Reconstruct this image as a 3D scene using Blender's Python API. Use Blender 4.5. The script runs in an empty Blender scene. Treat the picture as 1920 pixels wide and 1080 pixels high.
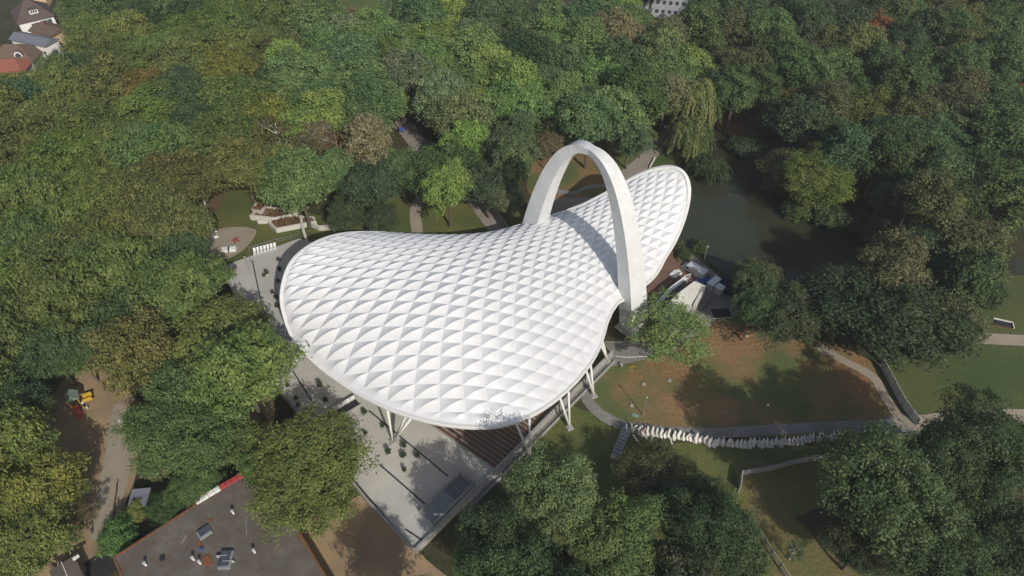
import bpy, bmesh, math, random
import numpy as np
from mathutils import Vector, Matrix
R = math.radians
scene = bpy.context.scene
col = scene.collection
# ------------------------------------------------------------------ camera, sky, sun, exposure
H = 105.0; F = 1280.0; PITCH = R(45)
cd = bpy.data.cameras.new('camera'); cam = bpy.data.objects.new('camera', cd); col.objects.link(cam)
cam.location = (0, 0, H); cam.rotation_euler = (R(90) - PITCH, 0, 0)
cd.sensor_width = 36; cd.lens = F / 1920 * 36; cd.clip_end = 3000; cd.clip_start = 1
scene.camera = cam
SUN_AZ = (0.46, -0.89); SUN_EL = R(36)
w = bpy.data.worlds.new("World"); scene.world = w; w.use_nodes = True
nt = w.node_tree; bg = nt.nodes['Background']
sky = nt.nodes.new('ShaderNodeTexSky'); sky.sky_type = 'NISHITA'; sky.sun_disc = False
sky.sun_elevation = SUN_EL; sky.sun_rotation = math.atan2(SUN_AZ[0], SUN_AZ[1]); sky.air_density = 1.2; sky.dust_density = 2.5
nt.links.new(sky.outputs[0], bg.inputs[0]); bg.inputs[1].default_value = 0.092
sl = bpy.data.lights.new('sun', 'SUN'); sun = bpy.data.objects.new('sun', sl); col.objects.link(sun)
sl.energy = 3.5; sl.angle = R(0.55); sl.color = (1.0, 0.955, 0.89)
sv = Vector((SUN_AZ[0] * math.cos(SUN_EL), SUN_AZ[1] * math.cos(SUN_EL), math.sin(SUN_EL)))
sun.rotation_euler = sv.to_track_quat('Z', 'Y').to_euler(); sun.location = (60, -60, 160)
scene.view_settings.view_transform = 'Standard'; scene.view_settings.look = 'None'
scene.view_settings.exposure = 0.0; scene.view_settings.gamma = 1
rng = random.Random(7); nrng = np.random.default_rng(7)

# ------------------------------------------------------------------ pixel -> world (source pixels of the 1920x1080 photo)
cs = math.cos(PITCH); sn = math.sin(PITCH)
def g(px, py, h=0.0):
    a = (px - 960) / F; b = (540 - py) / F
    dy = b * sn + cs; dz = b * cs - sn; t = (h - H) / dz
    return Vector((a * t, dy * t, h))
def proj(x, y, z):
    d = cs * y - sn * (z - H); v = sn * y + cs * (z - H)
    return 960 + F * x / d, 540 - F * v / d
def inpoly(x, y, P):
    c = False; n = len(P); j = n - 1
    for i in range(n):
        xi, yi = P[i]; xj, yj = P[j]
        if (yi > y) != (yj > y) and x < (xj - xi) * (y - yi) / (yj - yi) + xi: c = not c
        j = i
    return c

# ------------------------------------------------------------------ materials
def mat(name, c, c2=None, rough=0.8, scale=1.0, spec=0.3, bump=0.0, detail=5, metallic=0, c3=None, scale2=None, world=False, lo=.35, hi=.65):
    m = bpy.data.materials.new(name); m.use_nodes = True; n = m.node_tree; b = n.nodes['Principled BSDF']
    b.inputs['Roughness'].default_value = rough; b.inputs['Specular IOR Level'].default_value = spec
    b.inputs['Metallic'].default_value = metallic; b.inputs['Base Color'].default_value = (*c, 1)
    if c2:
        tc = n.nodes.new('ShaderNodeTexCoord'); src = tc.outputs['Object']
        no = n.nodes.new('ShaderNodeTexNoise'); no.inputs['Scale'].default_value = scale; no.inputs['Detail'].default_value = detail
        n.links.new(src, no.inputs['Vector'])
        cr = n.nodes.new('ShaderNodeValToRGB'); cr.color_ramp.elements[0].position = lo; cr.color_ramp.elements[1].position = hi
        cr.color_ramp.elements[0].color = (*c, 1); cr.color_ramp.elements[1].color = (*c2, 1)
        n.links.new(no.outputs['Fac'], cr.inputs[0]); out = cr.outputs[0]
        if c3:
            n2 = n.nodes.new('ShaderNodeTexNoise'); n2.inputs['Scale'].default_value = scale2 or scale * 8; n2.inputs['Detail'].default_value = 6
            n2.inputs['Roughness'].default_value = .7
            n.links.new(src, n2.inputs['Vector'])
            r2 = n.nodes.new('ShaderNodeValToRGB'); r2.color_ramp.elements[0].position = .45; r2.color_ramp.elements[1].position = .68
            n.links.new(n2.outputs['Fac'], r2.inputs[0])
            mx = n.nodes.new('ShaderNodeMix'); mx.data_type = 'RGBA'
            n.links.new(r2.outputs[0], mx.inputs['Factor']); n.links.new(out, mx.inputs['A']); mx.inputs['B'].default_value = (*c3, 1)
            out = mx.outputs['Result']
        n.links.new(out, b.inputs['Base Color'])
        if bump:
            bm_ = n.nodes.new('ShaderNodeBump'); bm_.inputs['Strength'].default_value = bump; bm_.inputs['Distance'].default_value = .3
            n3 = n.nodes.new('ShaderNodeTexNoise'); n3.inputs['Scale'].default_value = (scale2 or scale * 8); n3.inputs['Detail'].default_value = 6
            n.links.new(src, n3.inputs['Vector']); n.links.new(n3.outputs['Fac'], bm_.inputs['Height']); n.links.new(bm_.outputs[0], b.inputs['Normal'])
    return m
M = {}
M['forest_floor'] = mat('forest_floor', (.035, .040, .016), (.075, .055, .028), scale=.12, c3=(.03, .045, .014), scale2=1.2, bump=.6)
M['lawn'] = mat('lawn', (.080, .105, .028), (.15, .14, .045), scale=.10, c3=(.065, .09, .025), scale2=2.2, bump=.5)
M['dry_lawn'] = mat('dry_lawn', (.085, .115, .038), (.27, .150, .075), scale=.085, c3=(.13, .12, .045), scale2=1.3, bump=.5, lo=.40, hi=.60)
M['yellow_grass'] = mat('yellow_grass', (.15, .13, .045), (.10, .115, .035), scale=.12, c3=(.19, .12, .06), scale2=1.8, bump=.5)
M['green_lawn'] = mat('green_lawn', (.050, .085, .024), (.095, .105, .034), scale=.07, c3=(.05, .075, .018), scale2=2.5, bump=.5)
M['sand'] = mat('sand', (.36, .25, .14), (.24, .175, .115), scale=.18, c3=(.30, .21, .125), scale2=2.0)
M['gravel'] = mat('gravel', (.33, .285, .22), (.26, .225, .175), scale=.25, c3=(.32, .28, .215), scale2=4, bump=.2)
M['asphalt_path'] = mat('asphalt_path', (.31, .27, .23), (.25, .22, .19), scale=.2, c3=(.2, .175, .15), scale2=5)
M['grey_path'] = mat('grey_path', (.25, .24, .22), (.20, .19, .17), scale=.2, c3=(.14, .135, .12), scale2=3)
M['plaza'] = mat('plaza', (.50, .475, .415), (.40, .385, .35), scale=.16, c3=(.43, .41, .37), scale2=1.1)
M['concrete'] = mat('concrete', (.36, .35, .32), (.28, .27, .25), scale=.5, c3=(.33, .32, .30), scale2=4)
M['white_concrete'] = mat('white_concrete', (.60, .58, .52), (.50, .48, .42), scale=.6, c3=(.56, .54, .48), scale2=5)
M['cream'] = mat('cream', (.62, .585, .47), (.54, .50, .40), scale=.5)
M['arch_white'] = mat('arch_white', (.70, .71, .71), (.62, .625, .62), scale=.25, rough=.55, c3=(.60, .60, .585), scale2=.9)
M['white'] = mat('white', (.78, .77, .75), (.72, .71, .69), scale=2, rough=.5)
M['steel_white'] = mat('steel_white', (.76, .75, .71), (.70, .69, .65), scale=1.5, rough=.45)
M['dark'] = mat('dark', (.02, .02, .022), (.03, .03, .03), scale=3)
M['wood'] = mat('wood', (.11, .055, .032), (.17, .085, .05), scale=1.2, c3=(.09, .045, .03), scale2=9)
M['deck'] = mat('deck', (.20, .12, .085), (.15, .09, .068), scale=.4, c3=(.18, .11, .08), scale2=6)
M['roof_felt'] = mat('roof_felt', (.108, .095, .082), (.142, .126, .108), scale=.22, c3=(.105, .075, .052), scale2=.8, lo=.42, hi=.6)
M['rust'] = mat('rust', (.22, .085, .035), (.12, .06, .035), scale=2)
M['glass'] = mat('glass', (.05, .06, .075), (.07, .08, .10), scale=1, rough=.15, spec=.6)
M['grey_metal'] = mat('grey_metal', (.26, .27, .28), (.21, .22, .23), scale=1, rough=.5)
M['red'] = mat('red', (.38, .06, .06), (.30, .05, .05), scale=3)
M['yellow'] = mat('yellow', (.55, .36, .04), (.45, .28, .03), scale=3)
M['blue'] = mat('blue', (.03, .055, .20), (.05, .09, .28), scale=1.5)
M['navy'] = mat('navy', (.012, .014, .04), (.02, .02, .05), scale=1)
M['teal_roof'] = mat('teal_roof', (.16, .24, .19), (.20, .28, .22), scale=2)
M['van_white'] = mat('van_white', (.62, .64, .66), (.57, .59, .61), scale=2, rough=.3, spec=.5)
M['tyre'] = mat('tyre', (.02, .02, .02), (.03, .03, .03), scale=3)
M['soil'] = mat('soil', (.16, .085, .05), (.10, .085, .04), scale=.5, c3=(.07, .08, .03), scale2=2.5)
M['bark'] = mat('bark', (.09, .07, .05), (.13, .105, .08), scale=3)
M['birch_bark'] = mat('birch_bark', (.55, .52, .46), (.42, .40, .35), scale=3)
M['tile_brown'] = mat('tile_brown', (.115, .085, .075), (.09, .068, .06), scale=1, c3=(.10, .075, .065), scale2=6)
M['tile_brown2'] = mat('tile_brown2', (.16, .11, .08), (.12, .085, .065), scale=1, c3=(.14, .1, .075), scale2=6)
M['tile_red'] = mat('tile_red', (.30, .11, .07), (.24, .09, .06), scale=1, c3=(.27, .10, .07), scale2=6)
M['slate'] = mat('slate', (.17, .18, .21), (.14, .15, .18), scale=1)
M['peach'] = mat('peach', (.60, .42, .27), (.54, .38, .24), scale=1)
M['clay'] = mat('clay', (.30, .13, .08), (.22, .1, .06), scale=3)
M['block_white'] = mat('block_white', (.74, .71, .64), (.62, .59, .53), scale=1.5)
M['block_grey'] = mat('block_grey', (.40, .42, .43), (.32, .34, .35), scale=1.5)
M['skin'] = mat('skin', (.45, .28, .2)); M['jeans'] = mat('jeans', (.03, .04, .08)); M['shirt'] = mat('shirt', (.6, .6, .6)); M['shirt_pink'] = mat('shirt_pink', (.55, .35, .33)); M['hair'] = mat('hair', (.03, .02, .015))
def water_mat():
    m = mat('water', (.030, .034, .018), (.045, .050, .028), rough=.12, scale=.05, spec=.5)
    n = m.node_tree; b = n.nodes['Principled BSDF']
    tc = n.nodes.new('ShaderNodeTexCoord'); no = n.nodes.new('ShaderNodeTexNoise'); no.inputs['Scale'].default_value = 1.2; no.inputs['Detail'].default_value = 4
    bu = n.nodes.new('ShaderNodeBump'); bu.inputs['Strength'].default_value = .12; bu.inputs['Distance'].default_value = .1
    n.links.new(tc.outputs['Object'], no.inputs['Vector']); n.links.new(no.outputs['Fac'], bu.inputs['Height']); n.links.new(bu.outputs[0], b.inputs['Normal'])
    return m
M['water'] = water_mat()
def membrane_mat():
    m = mat('membrane', (.81, .81, .81), (.775, .775, .775), rough=.36, scale=.12, spec=.5, c3=(.74, .74, .73), scale2=.55)
    n = m.node_tree; b = n.nodes['Principled BSDF']; out = n.nodes['Material Output']
    tr = n.nodes.new('ShaderNodeBsdfTranslucent'); tr.inputs[0].default_value = (.75, .75, .74, 1)
    mx = n.nodes.new('ShaderNodeMixShader'); mx.inputs[0].default_value = .12
    n.links.new(b.outputs[0], mx.inputs[1]); n.links.new(tr.outputs[0], mx.inputs[2]); n.links.new(mx.outputs[0], out.inputs[0])
    return m
M['membrane'] = membrane_mat()
def leaf_mat(name):
    # colour of the crown (object colour) varied leaf by leaf and clump by clump
    m = bpy.data.materials.new(name); m.use_nodes = True; n = m.node_tree; n.nodes.clear()
    out = n.nodes.new('ShaderNodeOutputMaterial'); oi = n.nodes.new('ShaderNodeObjectInfo'); ge = n.nodes.new('ShaderNodeNewGeometry')
    at = n.nodes.new('ShaderNodeAttribute'); at.attribute_name = 'clump'
    hs = n.nodes.new('ShaderNodeHueSaturation')
    m1 = n.nodes.new('ShaderNodeMapRange'); m1.inputs[3].default_value = .88; m1.inputs[4].default_value = 1.40
    n.links.new(ge.outputs['Random Per Island'], m1.inputs[0])
    m2 = n.nodes.new('ShaderNodeMapRange'); m2.inputs[3].default_value = .74; m2.inputs[4].default_value = 1.42
    n.links.new(at.outputs['Fac'], m2.inputs[0])
    mu = n.nodes.new('ShaderNodeMath'); mu.operation = 'MULTIPLY'; n.links.new(m1.outputs[0], mu.inputs[0]); n.links.new(m2.outputs[0], mu.inputs[1])
    m3 = n.nodes.new('ShaderNodeMapRange'); m3.inputs[3].default_value = .525; m3.inputs[4].default_value = .475
    n.links.new(at.outputs['Fac'], m3.inputs[0])
    n.links.new(oi.outputs['Color'], hs.inputs['Color']); n.links.new(mu.outputs[0], hs.inputs['Value']); n.links.new(m3.outputs[0], hs.inputs['Hue'])
    d = n.nodes.new('ShaderNodeBsdfPrincipled'); d.inputs['Roughness'].default_value = .55; d.inputs['Specular IOR Level'].default_value = .25
    t = n.nodes.new('ShaderNodeBsdfTranslucent'); mx = n.nodes.new('ShaderNodeMixShader'); mx.inputs[0].default_value = .32
    n.links.new(hs.outputs[0], d.inputs['Base Color']); n.links.new(hs.outputs[0], t.inputs[0])
    n.links.new(d.outputs[0], mx.inputs[1]); n.links.new(t.outputs[0], mx.inputs[2]); n.links.new(mx.outputs[0], out.inputs[0])
    return m
M['leaf'] = leaf_mat('leaf')

# ------------------------------------------------------------------ object helpers
def link_mesh(name, verts, faces, m, parent=None, smooth=False):
    me = bpy.data.meshes.new(name); me.from_pydata([tuple(v) for v in verts], [], faces); me.update()
    if isinstance(m, (list, tuple)):
        for mm in m: me.materials.append(M[mm])
    elif m: me.materials.append(M[m])
    if smooth: me.polygons.foreach_set('use_smooth', [True] * len(me.polygons))
    o = bpy.data.objects.new(name, me); col.objects.link(o)
    if parent: o.parent = parent
    return o
def tag(o, label=None, cat=None, group=None, kind=None):
    if label: o['label'] = label
    if cat: o['category'] = cat
    if group: o['group'] = group
    if kind: o['kind'] = kind
    return o
def thing(name, label, cat, loc=(0, 0, 0), rz=0, group=None):
    o = bpy.data.objects.new(name, None); o.empty_display_size = .3; col.objects.link(o); o.location = loc; o.rotation_euler = (0, 0, rz)
    return tag(o, label, cat, group)
class MB:
    def __init__(s): s.v = []; s.f = []
    def add(s, v, f):
        k = len(s.v); s.v += [tuple(a) for a in v]; s.f += [tuple(i + k for i in q) for q in f]; return s
    def box(s, c, d, rz=0, taper=1.0):
        X, Y, Z = d[0] / 2, d[1] / 2, d[2] / 2; cc, ss = math.cos(rz), math.sin(rz); v = []
        for z in (-Z, Z):
            k = taper if z > 0 else 1
            for x, y in ((-X, -Y), (X, -Y), (X, Y), (-X, Y)):
                x *= k; y *= k; v.append((c[0] + x * cc - y * ss, c[1] + x * ss + y * cc, c[2] + z))
        return s.add(v, [(3, 2, 1, 0), (4, 5, 6, 7), (0, 1, 5, 4), (1, 2, 6, 5), (2, 3, 7, 6), (3, 0, 4, 7)])
    def tube(s, pts, r, n=8, cap=True):
        pts = [Vector(p) for p in pts]; rs = r if isinstance(r, (list, tuple)) else [r] * len(pts); v = []; f = []
        for i, p in enumerate(pts):
            d = (pts[min(i + 1, len(pts) - 1)] - pts[max(i - 1, 0)]).normalized()
            a = d.cross(Vector((0, 0, 1)) if abs(d.z) < .95 else Vector((1, 0, 0))).normalized(); b = d.cross(a)
            for k in range(n):
                t = 2 * math.pi * k / n; v.append(p + (a * math.cos(t) + b * math.sin(t)) * rs[i])
        for i in range(len(pts) - 1):
            for k in range(n):
                f.append((i * n + k, i * n + (k + 1) % n, (i + 1) * n + (k + 1) % n, (i + 1) * n + k))
        if cap: f.append(tuple(range(n))[::-1]); f.append(tuple((len(pts) - 1) * n + k for k in range(n)))
        return s.add(v, f)
    def prism(s, poly, z0, z1):
        n = len(poly); v = [(p[0], p[1], z0) for p in poly] + [(p[0], p[1], z1) for p in poly]
        ar = sum(poly[i][0] * poly[(i + 1) % n][1] - poly[(i + 1) % n][0] * poly[i][1] for i in range(n))
        idx = list(range(n)) if ar > 0 else list(range(n))[::-1]
        f = [tuple(idx[::-1]), tuple(i + n for i in idx)]
        for a in range(n):
            i, j = idx[a], idx[(a + 1) % n]; f.append((i, j, j + n, i + n))
        return s.add(v, f)
    def wall(s, pts, th, z0, z1, closed=False):
        pts = [Vector((p[0], p[1])) for p in pts]; n = len(pts); m = n if closed else n - 1
        L = []; Rr = []
        for i in range(n):
            if closed: a, b = pts[i - 1], pts[(i + 1) % n]
            else: a, b = pts[max(i - 1, 0)], pts[min(i + 1, n - 1)]
            d1 = (pts[i] - a).normalized() if (pts[i] - a).length > 1e-6 else (b - pts[i]).normalized()
            d2 = (b - pts[i]).normalized() if (b - pts[i]).length > 1e-6 else d1
            nn = Vector((-(d1.y + d2.y), d1.x + d2.x)).normalized(); k = max(.4, nn.dot(Vector((-d1.y, d1.x))))
            L.append(pts[i] + nn * th / 2 / k); Rr.append(pts[i] - nn * th / 2 / k)
        z0s = z0 if isinstance(z0, (list, tuple)) else [z0] * n; z1s = z1 if isinstance(z1, (list, tuple)) else [z1] * n
        v = []
        for i in range(n): v += [(L[i].x, L[i].y, z0s[i]), (L[i].x, L[i].y, z1s[i]), (Rr[i].x, Rr[i].y, z1s[i]), (Rr[i].x, Rr[i].y, z0s[i])]
        f = []
        for i in range(m):
            a = 4 * i; b = 4 * ((i + 1) % n)
            for k in range(4): f.append((a + k, a + (k + 1) % 4, b + (k + 1) % 4, b + k))
        if not closed: f += [(0, 1, 2, 3)[::-1], (4 * n - 4, 4 * n - 3, 4 * n - 2, 4 * n - 1)]
        return s.add(v, f)
    def build(s, name, m, parent=None, smooth=False): return link_mesh(name, s.v, s.f, m, parent, smooth)
def copy_thing(root, loc, rz=0, label=None, group=None, scale=None, mats=None):
    r = root.copy(); col.objects.link(r); r.location = loc; r.rotation_euler = (0, 0, rz)
    if label: r['label'] = label
    if group: r['group'] = group
    if scale: r.scale = scale
    for ch in list(root.children):
        c = ch.copy(); col.objects.link(c); c.parent = r
        for gch in list(ch.children):
            d = gch.copy(); col.objects.link(d); d.parent = c
    return r
def smooth_closed(pts, k=6, jit=0.0):
    out = []; n = len(pts)
    for i in range(n):
        p0, p1, p2, p3 = [Vector(pts[(i + j) % n][:2]) for j in (-1, 0, 1, 2)]
        for a in range(k):
            t = a / k
            q = .5 * ((2 * p1) + (p2 - p0) * t + (2 * p0 - 5 * p1 + 4 * p2 - p3) * t * t + (3 * p1 - p0 - 3 * p2 + p3) * t ** 3)
            if jit: q = q + Vector((rng.uniform(-jit, jit), rng.uniform(-jit, jit)))
            out.append(q)
    return out
def sheet(name, pts, z, m, smooth=True, jit=0.0, label=None):
    P = smooth_closed(pts, 6, jit) if smooth else [Vector(p[:2]) for p in pts]
    bm = bmesh.new(); vs = [bm.verts.new((p.x, p.y, z)) for p in P]
    try: fc = bm.faces.new(vs)
    except ValueError: return None
    bmesh.ops.triangulate(bm, faces=[fc]); bmesh.ops.recalc_face_normals(bm, faces=bm.faces)
    for fa in bm.faces:
        if fa.normal.z < 0: fa.normal_flip()
    me = bpy.data.meshes.new(name); bm.to_mesh(me); bm.free(); me.materials.append(M[m])
    o = bpy.data.objects.new(name, me); col.objects.link(o); o['kind'] = 'structure'
    return o
def G(*pp, h=0): return [g(x, y, h) for x, y in pp]
def ribbon(name, pts, width, z, m):
    P = []; pv = [Vector(p[:2]) for p in pts]
    for i in range(len(pv) - 1):
        p0, p1, p2, p3 = pv[max(i - 1, 0)], pv[i], pv[i + 1], pv[min(i + 2, len(pv) - 1)]
        for a in range(8):
            t = a / 8; P.append(.5 * ((2 * p1) + (p2 - p0) * t + (2 * p0 - 5 * p1 + 4 * p2 - p3) * t * t + (3 * p1 - p0 - 3 * p2 + p3) * t ** 3))
    P.append(pv[-1]); v = []; f = []
    for i, p in enumerate(P):
        d = (P[min(i + 1, len(P) - 1)] - P[max(i - 1, 0)]).normalized(); nn = Vector((-d.y, d.x)); ww = width / 2 * (1 + rng.uniform(-.04, .04))
        v += [(p.x - nn.x * ww, p.y - nn.y * ww, z), (p.x + nn.x * ww, p.y + nn.y * ww, z)]
        if i: f.append((2 * i - 2, 2 * i, 2 * i + 1, 2 * i - 1)[::-1])
    o = link_mesh(name, v, f, m); bm = bmesh.new(); bm.from_mesh(o.data)
    for fa in bm.faces:
        fa.normal_update()
        if fa.normal.z < 0: fa.normal_flip()
    bm.to_mesh(o.data); bm.free(); o['kind'] = 'structure'; return o

def quad_mesh(name, P, clump, m):
    n = len(P); me = bpy.data.meshes.new(name); me.vertices.add(n * 4); me.loops.add(n * 4); me.polygons.add(n)
    me.vertices.foreach_set('co', P.astype(np.float32).ravel()); me.loops.foreach_set('vertex_index', np.arange(n * 4, dtype=np.int32))
    me.polygons.foreach_set('loop_start', np.arange(n, dtype=np.int32) * 4)
    a = me.attributes.new('clump', 'FLOAT', 'POINT'); a.data.foreach_set('value', np.repeat(clump, 4).astype(np.float32))
    me.update(calc_edges=True); me.materials.append(M[m]); return me
def leaves(C, N_, size, rg, aspect=1.6, droop=0.0):
    n = len(C); Nn = N_ + rg.normal(0, .55, (n, 3)); Nn /= np.linalg.norm(Nn, axis=1)[:, None]
    a = np.cross(Nn, rg.normal(0, 1, (n, 3)) + np.array([0, 0, droop])); a /= np.linalg.norm(a, axis=1)[:, None] + 1e-9
    b = np.cross(Nn, a); s = size * rg.uniform(.6, 1.35, n)[:, None]
    if droop: a, b = b, a; 
    A_ = a * s * .5 * aspect; B_ = b * s * .5
    return np.stack([C - A_, C - B_ * .9 + A_ * .1, C + A_, C + B_ * .9 + A_ * .1], 1)
# ------------------------------------------------------------------ ground and its sheets
link_mesh('ground', [(-900, -300, 0), (900, -300, 0), (900, 1500, 0), (-900, 1500, 0)], [(0, 1, 2, 3)], 'forest_floor')['kind'] = 'structure'
Z = [0.01]
def zz(): Z[0] += .004; return Z[0]
# pond
sheet('pond', G((1300, 250), (1345, 235), (1400, 258), (1445, 300), (1468, 350), (1515, 405), (1590, 440), (1680, 462), (1740, 500), (1730, 540), (1640, 560), (1520, 560), (1400, 530), (1345, 500), (1290, 470), (1258, 450), (1280, 380), (1300, 320)), zz(), 'water')
sheet('stream', G((1840, 470), (1960, 520), (1990, 600), (1930, 566), (1860, 545), (1780, 520)), zz(), 'water')
# lawns
sheet('lawn', G((1120, 650), (1200, 640), (1330, 590), (1420, 600), (1540, 640), (1620, 670), (1680, 720), (1720, 790), (1690, 805), (1560, 815), (1400, 820), (1250, 812), (1180, 800), (1130, 770), (1085, 735)), zz(), 'dry_lawn', jit=.15)
sheet('lawn', G((1040, 770), (1100, 770), (1180, 805), (1250, 830), (1400, 830), (1580, 835), (1700, 815), (1760, 840), (1700, 900), (1560, 940), (1480, 1000), (1600, 1120), (1400, 1150), (1100, 1150), (900, 1120), (850, 1030), (960, 900)), zz(), 'lawn', jit=.2)
sheet('lawn', G((1380, 880), (1450, 870), (1480, 950), (1540, 1020), (1680, 1120), (1480, 1120), (1430, 1020)), zz(), 'yellow_grass', jit=.2)
sheet('lawn', G((1640, 660), (1700, 600), (1800, 540), (1960, 520), (2040, 640), (2040, 900), (1900, 900), (1740, 810), (1690, 740)), zz(), 'green_lawn', jit=.15)
sheet('lawn', G((350, 330), (420, 335), (470, 360), (560, 395), (640, 415), (650, 450), (600, 475), (480, 490), (390, 500), (370, 430)), zz(), 'lawn', jit=.12)
sheet('lawn', G((700, 340), (800, 350), (900, 370), (990, 400), (1010, 480), (700, 480), (640, 440)), zz(), 'lawn', jit=.12)
sheet('lawn', G((1030, 250), (1180, 250), (1210, 270), (1180, 330), (1150, 370), (1000, 370), (1000, 300)), zz(), 'dry_lawn', jit=.12)
sheet('lawn', G((1220, 270), (1260, 235), (1300, 240), (1325, 290), (1300, 330), (1230, 350), (1180, 345)), zz(), 'green_lawn', jit=.12)
sheet('lawn', G((540, -30), (760, -30), (720, 30), (640, 50), (560, 20)), zz(), 'lawn')
sheet('lawn', G((1340, 215), (1380, 200), (1430, 240), (1400, 262), (1345, 240)), zz(), 'dry_lawn', jit=.2)
sheet('soil', G((350, 340), (410, 330), (420, 380), (390, 400), (360, 380)), zz(), 'soil')
sheet('playground_sand', G((140, 690), (190, 690), (260, 760), (262, 860), (230, 960), (215, 1020), (150, 1080), (60, 1110), (30, 1000), (60, 850), (90, 760)), zz(), 'sand', jit=.1)
sheet('path', G((215, 760), (250, 780), (252, 850), (225, 950), (212, 1000), (170, 1010), (178, 940), (196, 860)), zz(), 'gravel')
sheet('sand_strip', G((470, 740), (510, 735), (512, 800), (480, 860), (450, 850), (460, 790)), zz(), 'sand')
sheet('sand_strip', G((570, 980), (640, 950), (700, 930), (800, 1050), (900, 1140), (600, 1140)), zz(), 'sand', jit=.1)
sheet('sand_patch', G((345, 455), (420, 428), (478, 430), (470, 455), (440, 480), (400, 492), (370, 480)), zz(), 'gravel', jit=.05)
# paths
ribbon('path', G((1215, 375), (1165, 345), (1205, 305), (1240, 262), (1265, 235), (1290, 190), (1300, 130), (1275, 112)), 4.6, zz(), 'asphalt_path')
sheet('forecourt', G((960, 470), (985, 400), (1040, 372), (1120, 370), (1200, 350), (1230, 400), (1150, 480)), zz(), 'asphalt_path', smooth=False)
ribbon('path', G((950, 450), (918, 405), (890, 370), (850, 330), (790, 275), (755, 235), (710, 200)), 5.2, zz(), 'asphalt_path')
ribbon('path', G((790, 470), (782, 430), (780, 390), (800, 360), (850, 335)), 2.7, zz(), 'gravel')
ribbon('path', G((1085, 715), (1110, 762), (1160, 795), (1240, 808), (1340, 812), (1450, 806), (1560, 800), (1700, 795)), 2.1, zz(), 'grey_path')
sheet('path', G((1560, 812), (1590, 798), (1640, 790), (1672, 780), (1700, 778), (1742, 800), (1735, 815), (1690, 812), (1640, 812)), zz(), 'grey_path')
ribbon('path', G((1530, 648), (1580, 676), (1635, 706), (1660, 745), (1690, 795)), 1.9, zz(), 'gravel')
ribbon('path', G((1700, 795), (1760, 790), (1850, 782), (1980, 782)), 3.2, zz(), 'gravel')
ribbon('path', G((1800, 632), (1860, 636), (1990, 642)), 3.0, zz(), 'gravel')
sheet('yard', G((1180, 640), (1240, 470), (1262, 455), (1300, 480), (1345, 515), (1400, 555), (1400, 590), (1345, 600), (1290, 640), (1230, 670), (1140, 690), (1130, 640)), zz(), 'grey_path', smooth=False)
sheet('road', G((1150, -10), (1200, -40), (1290, -30), (1280, 15), (1230, 22), (1190, 18)), zz(), 'asphalt_path', smooth=False)

# ------------------------------------------------------------------ the roof
CX, CY, AZ = 8.161, 102.495, 0.7359
Q = [13.971, -2.077, 0.326, 0.377, -1.748, -0.212, 2.039, -3.302, 0.064, 0.16]
# order of monomials: 1,u,v,uu,vv,uv,uuu,uvv,vuu,vvv
CA, SA = math.cos(AZ), math.sin(AZ)
RIM = [(0.2,32.4),(4.8,30.3),(8,28.3),(14,24.2),(24,19.2),(36,16.4),(48,15.2),(60,14.8),(72,14.8),(84,15.2),(96,17),(108,22.2),(118,30.5),(127.6,40.1),(130.9,43.2),(136.5,46.6),(144.5,51.3),(152.7,53.3),(161,52.7),(168.3,50.7),(177,48.5),(185.7,46.9),(193.6,45.7),(202,44.4),(207.5,43.3),(213,41.8),(217.9,39.6),(223.4,36.2),(229.6,32.1),(237.6,27.4),(246.5,23.3),(254,20.3),(261.1,18.0),(270.3,16.5),(280,15.9),(295,17),(308.6,19.6),(325.9,24.2),(335.6,29),(341,31.9),(346,34.1),(351,34.7),(355.8,33.9)]
_a = np.array(RIM); NR = 720
_t = np.arange(NR) * 360 / NR
_r = np.interp(_t, np.r_[_a[-3:, 0] - 360, _a[:, 0], _a[:3, 0] + 360], np.r_[_a[-3:, 1], _a[:, 1], _a[:3, 1]])
_k = np.hanning(21); _k /= _k.sum(); _r = np.convolve(np.r_[_r[-10:], _r, _r[:10]], _k, 'valid')
def rrim(u, v):
    th = np.degrees(np.arctan2(v, u)) % 360
    return np.interp(th, np.r_[_t, 360.0], np.r_[_r, _r[0]])
def base_z(u, v):
    z = (Q[0] + Q[1]*u/10 + Q[2]*v/10 + Q[3]*u*u/100 + Q[4]*v*v/100 + Q[5]*u*v/100 + Q[6]*u**3/1e4 + Q[7]*u*v*v/1e4 + Q[8]*v*u*u/1e4 + Q[9]*v**3/1e4)
    return z - 0.010 * np.maximum(v - 3, 0) ** 2 * np.exp(-(u / 13) ** 2)
def toW(u, v): return CX + u * CA - v * SA, CY + u * SA + v * CA
CELL = 3.4
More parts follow.
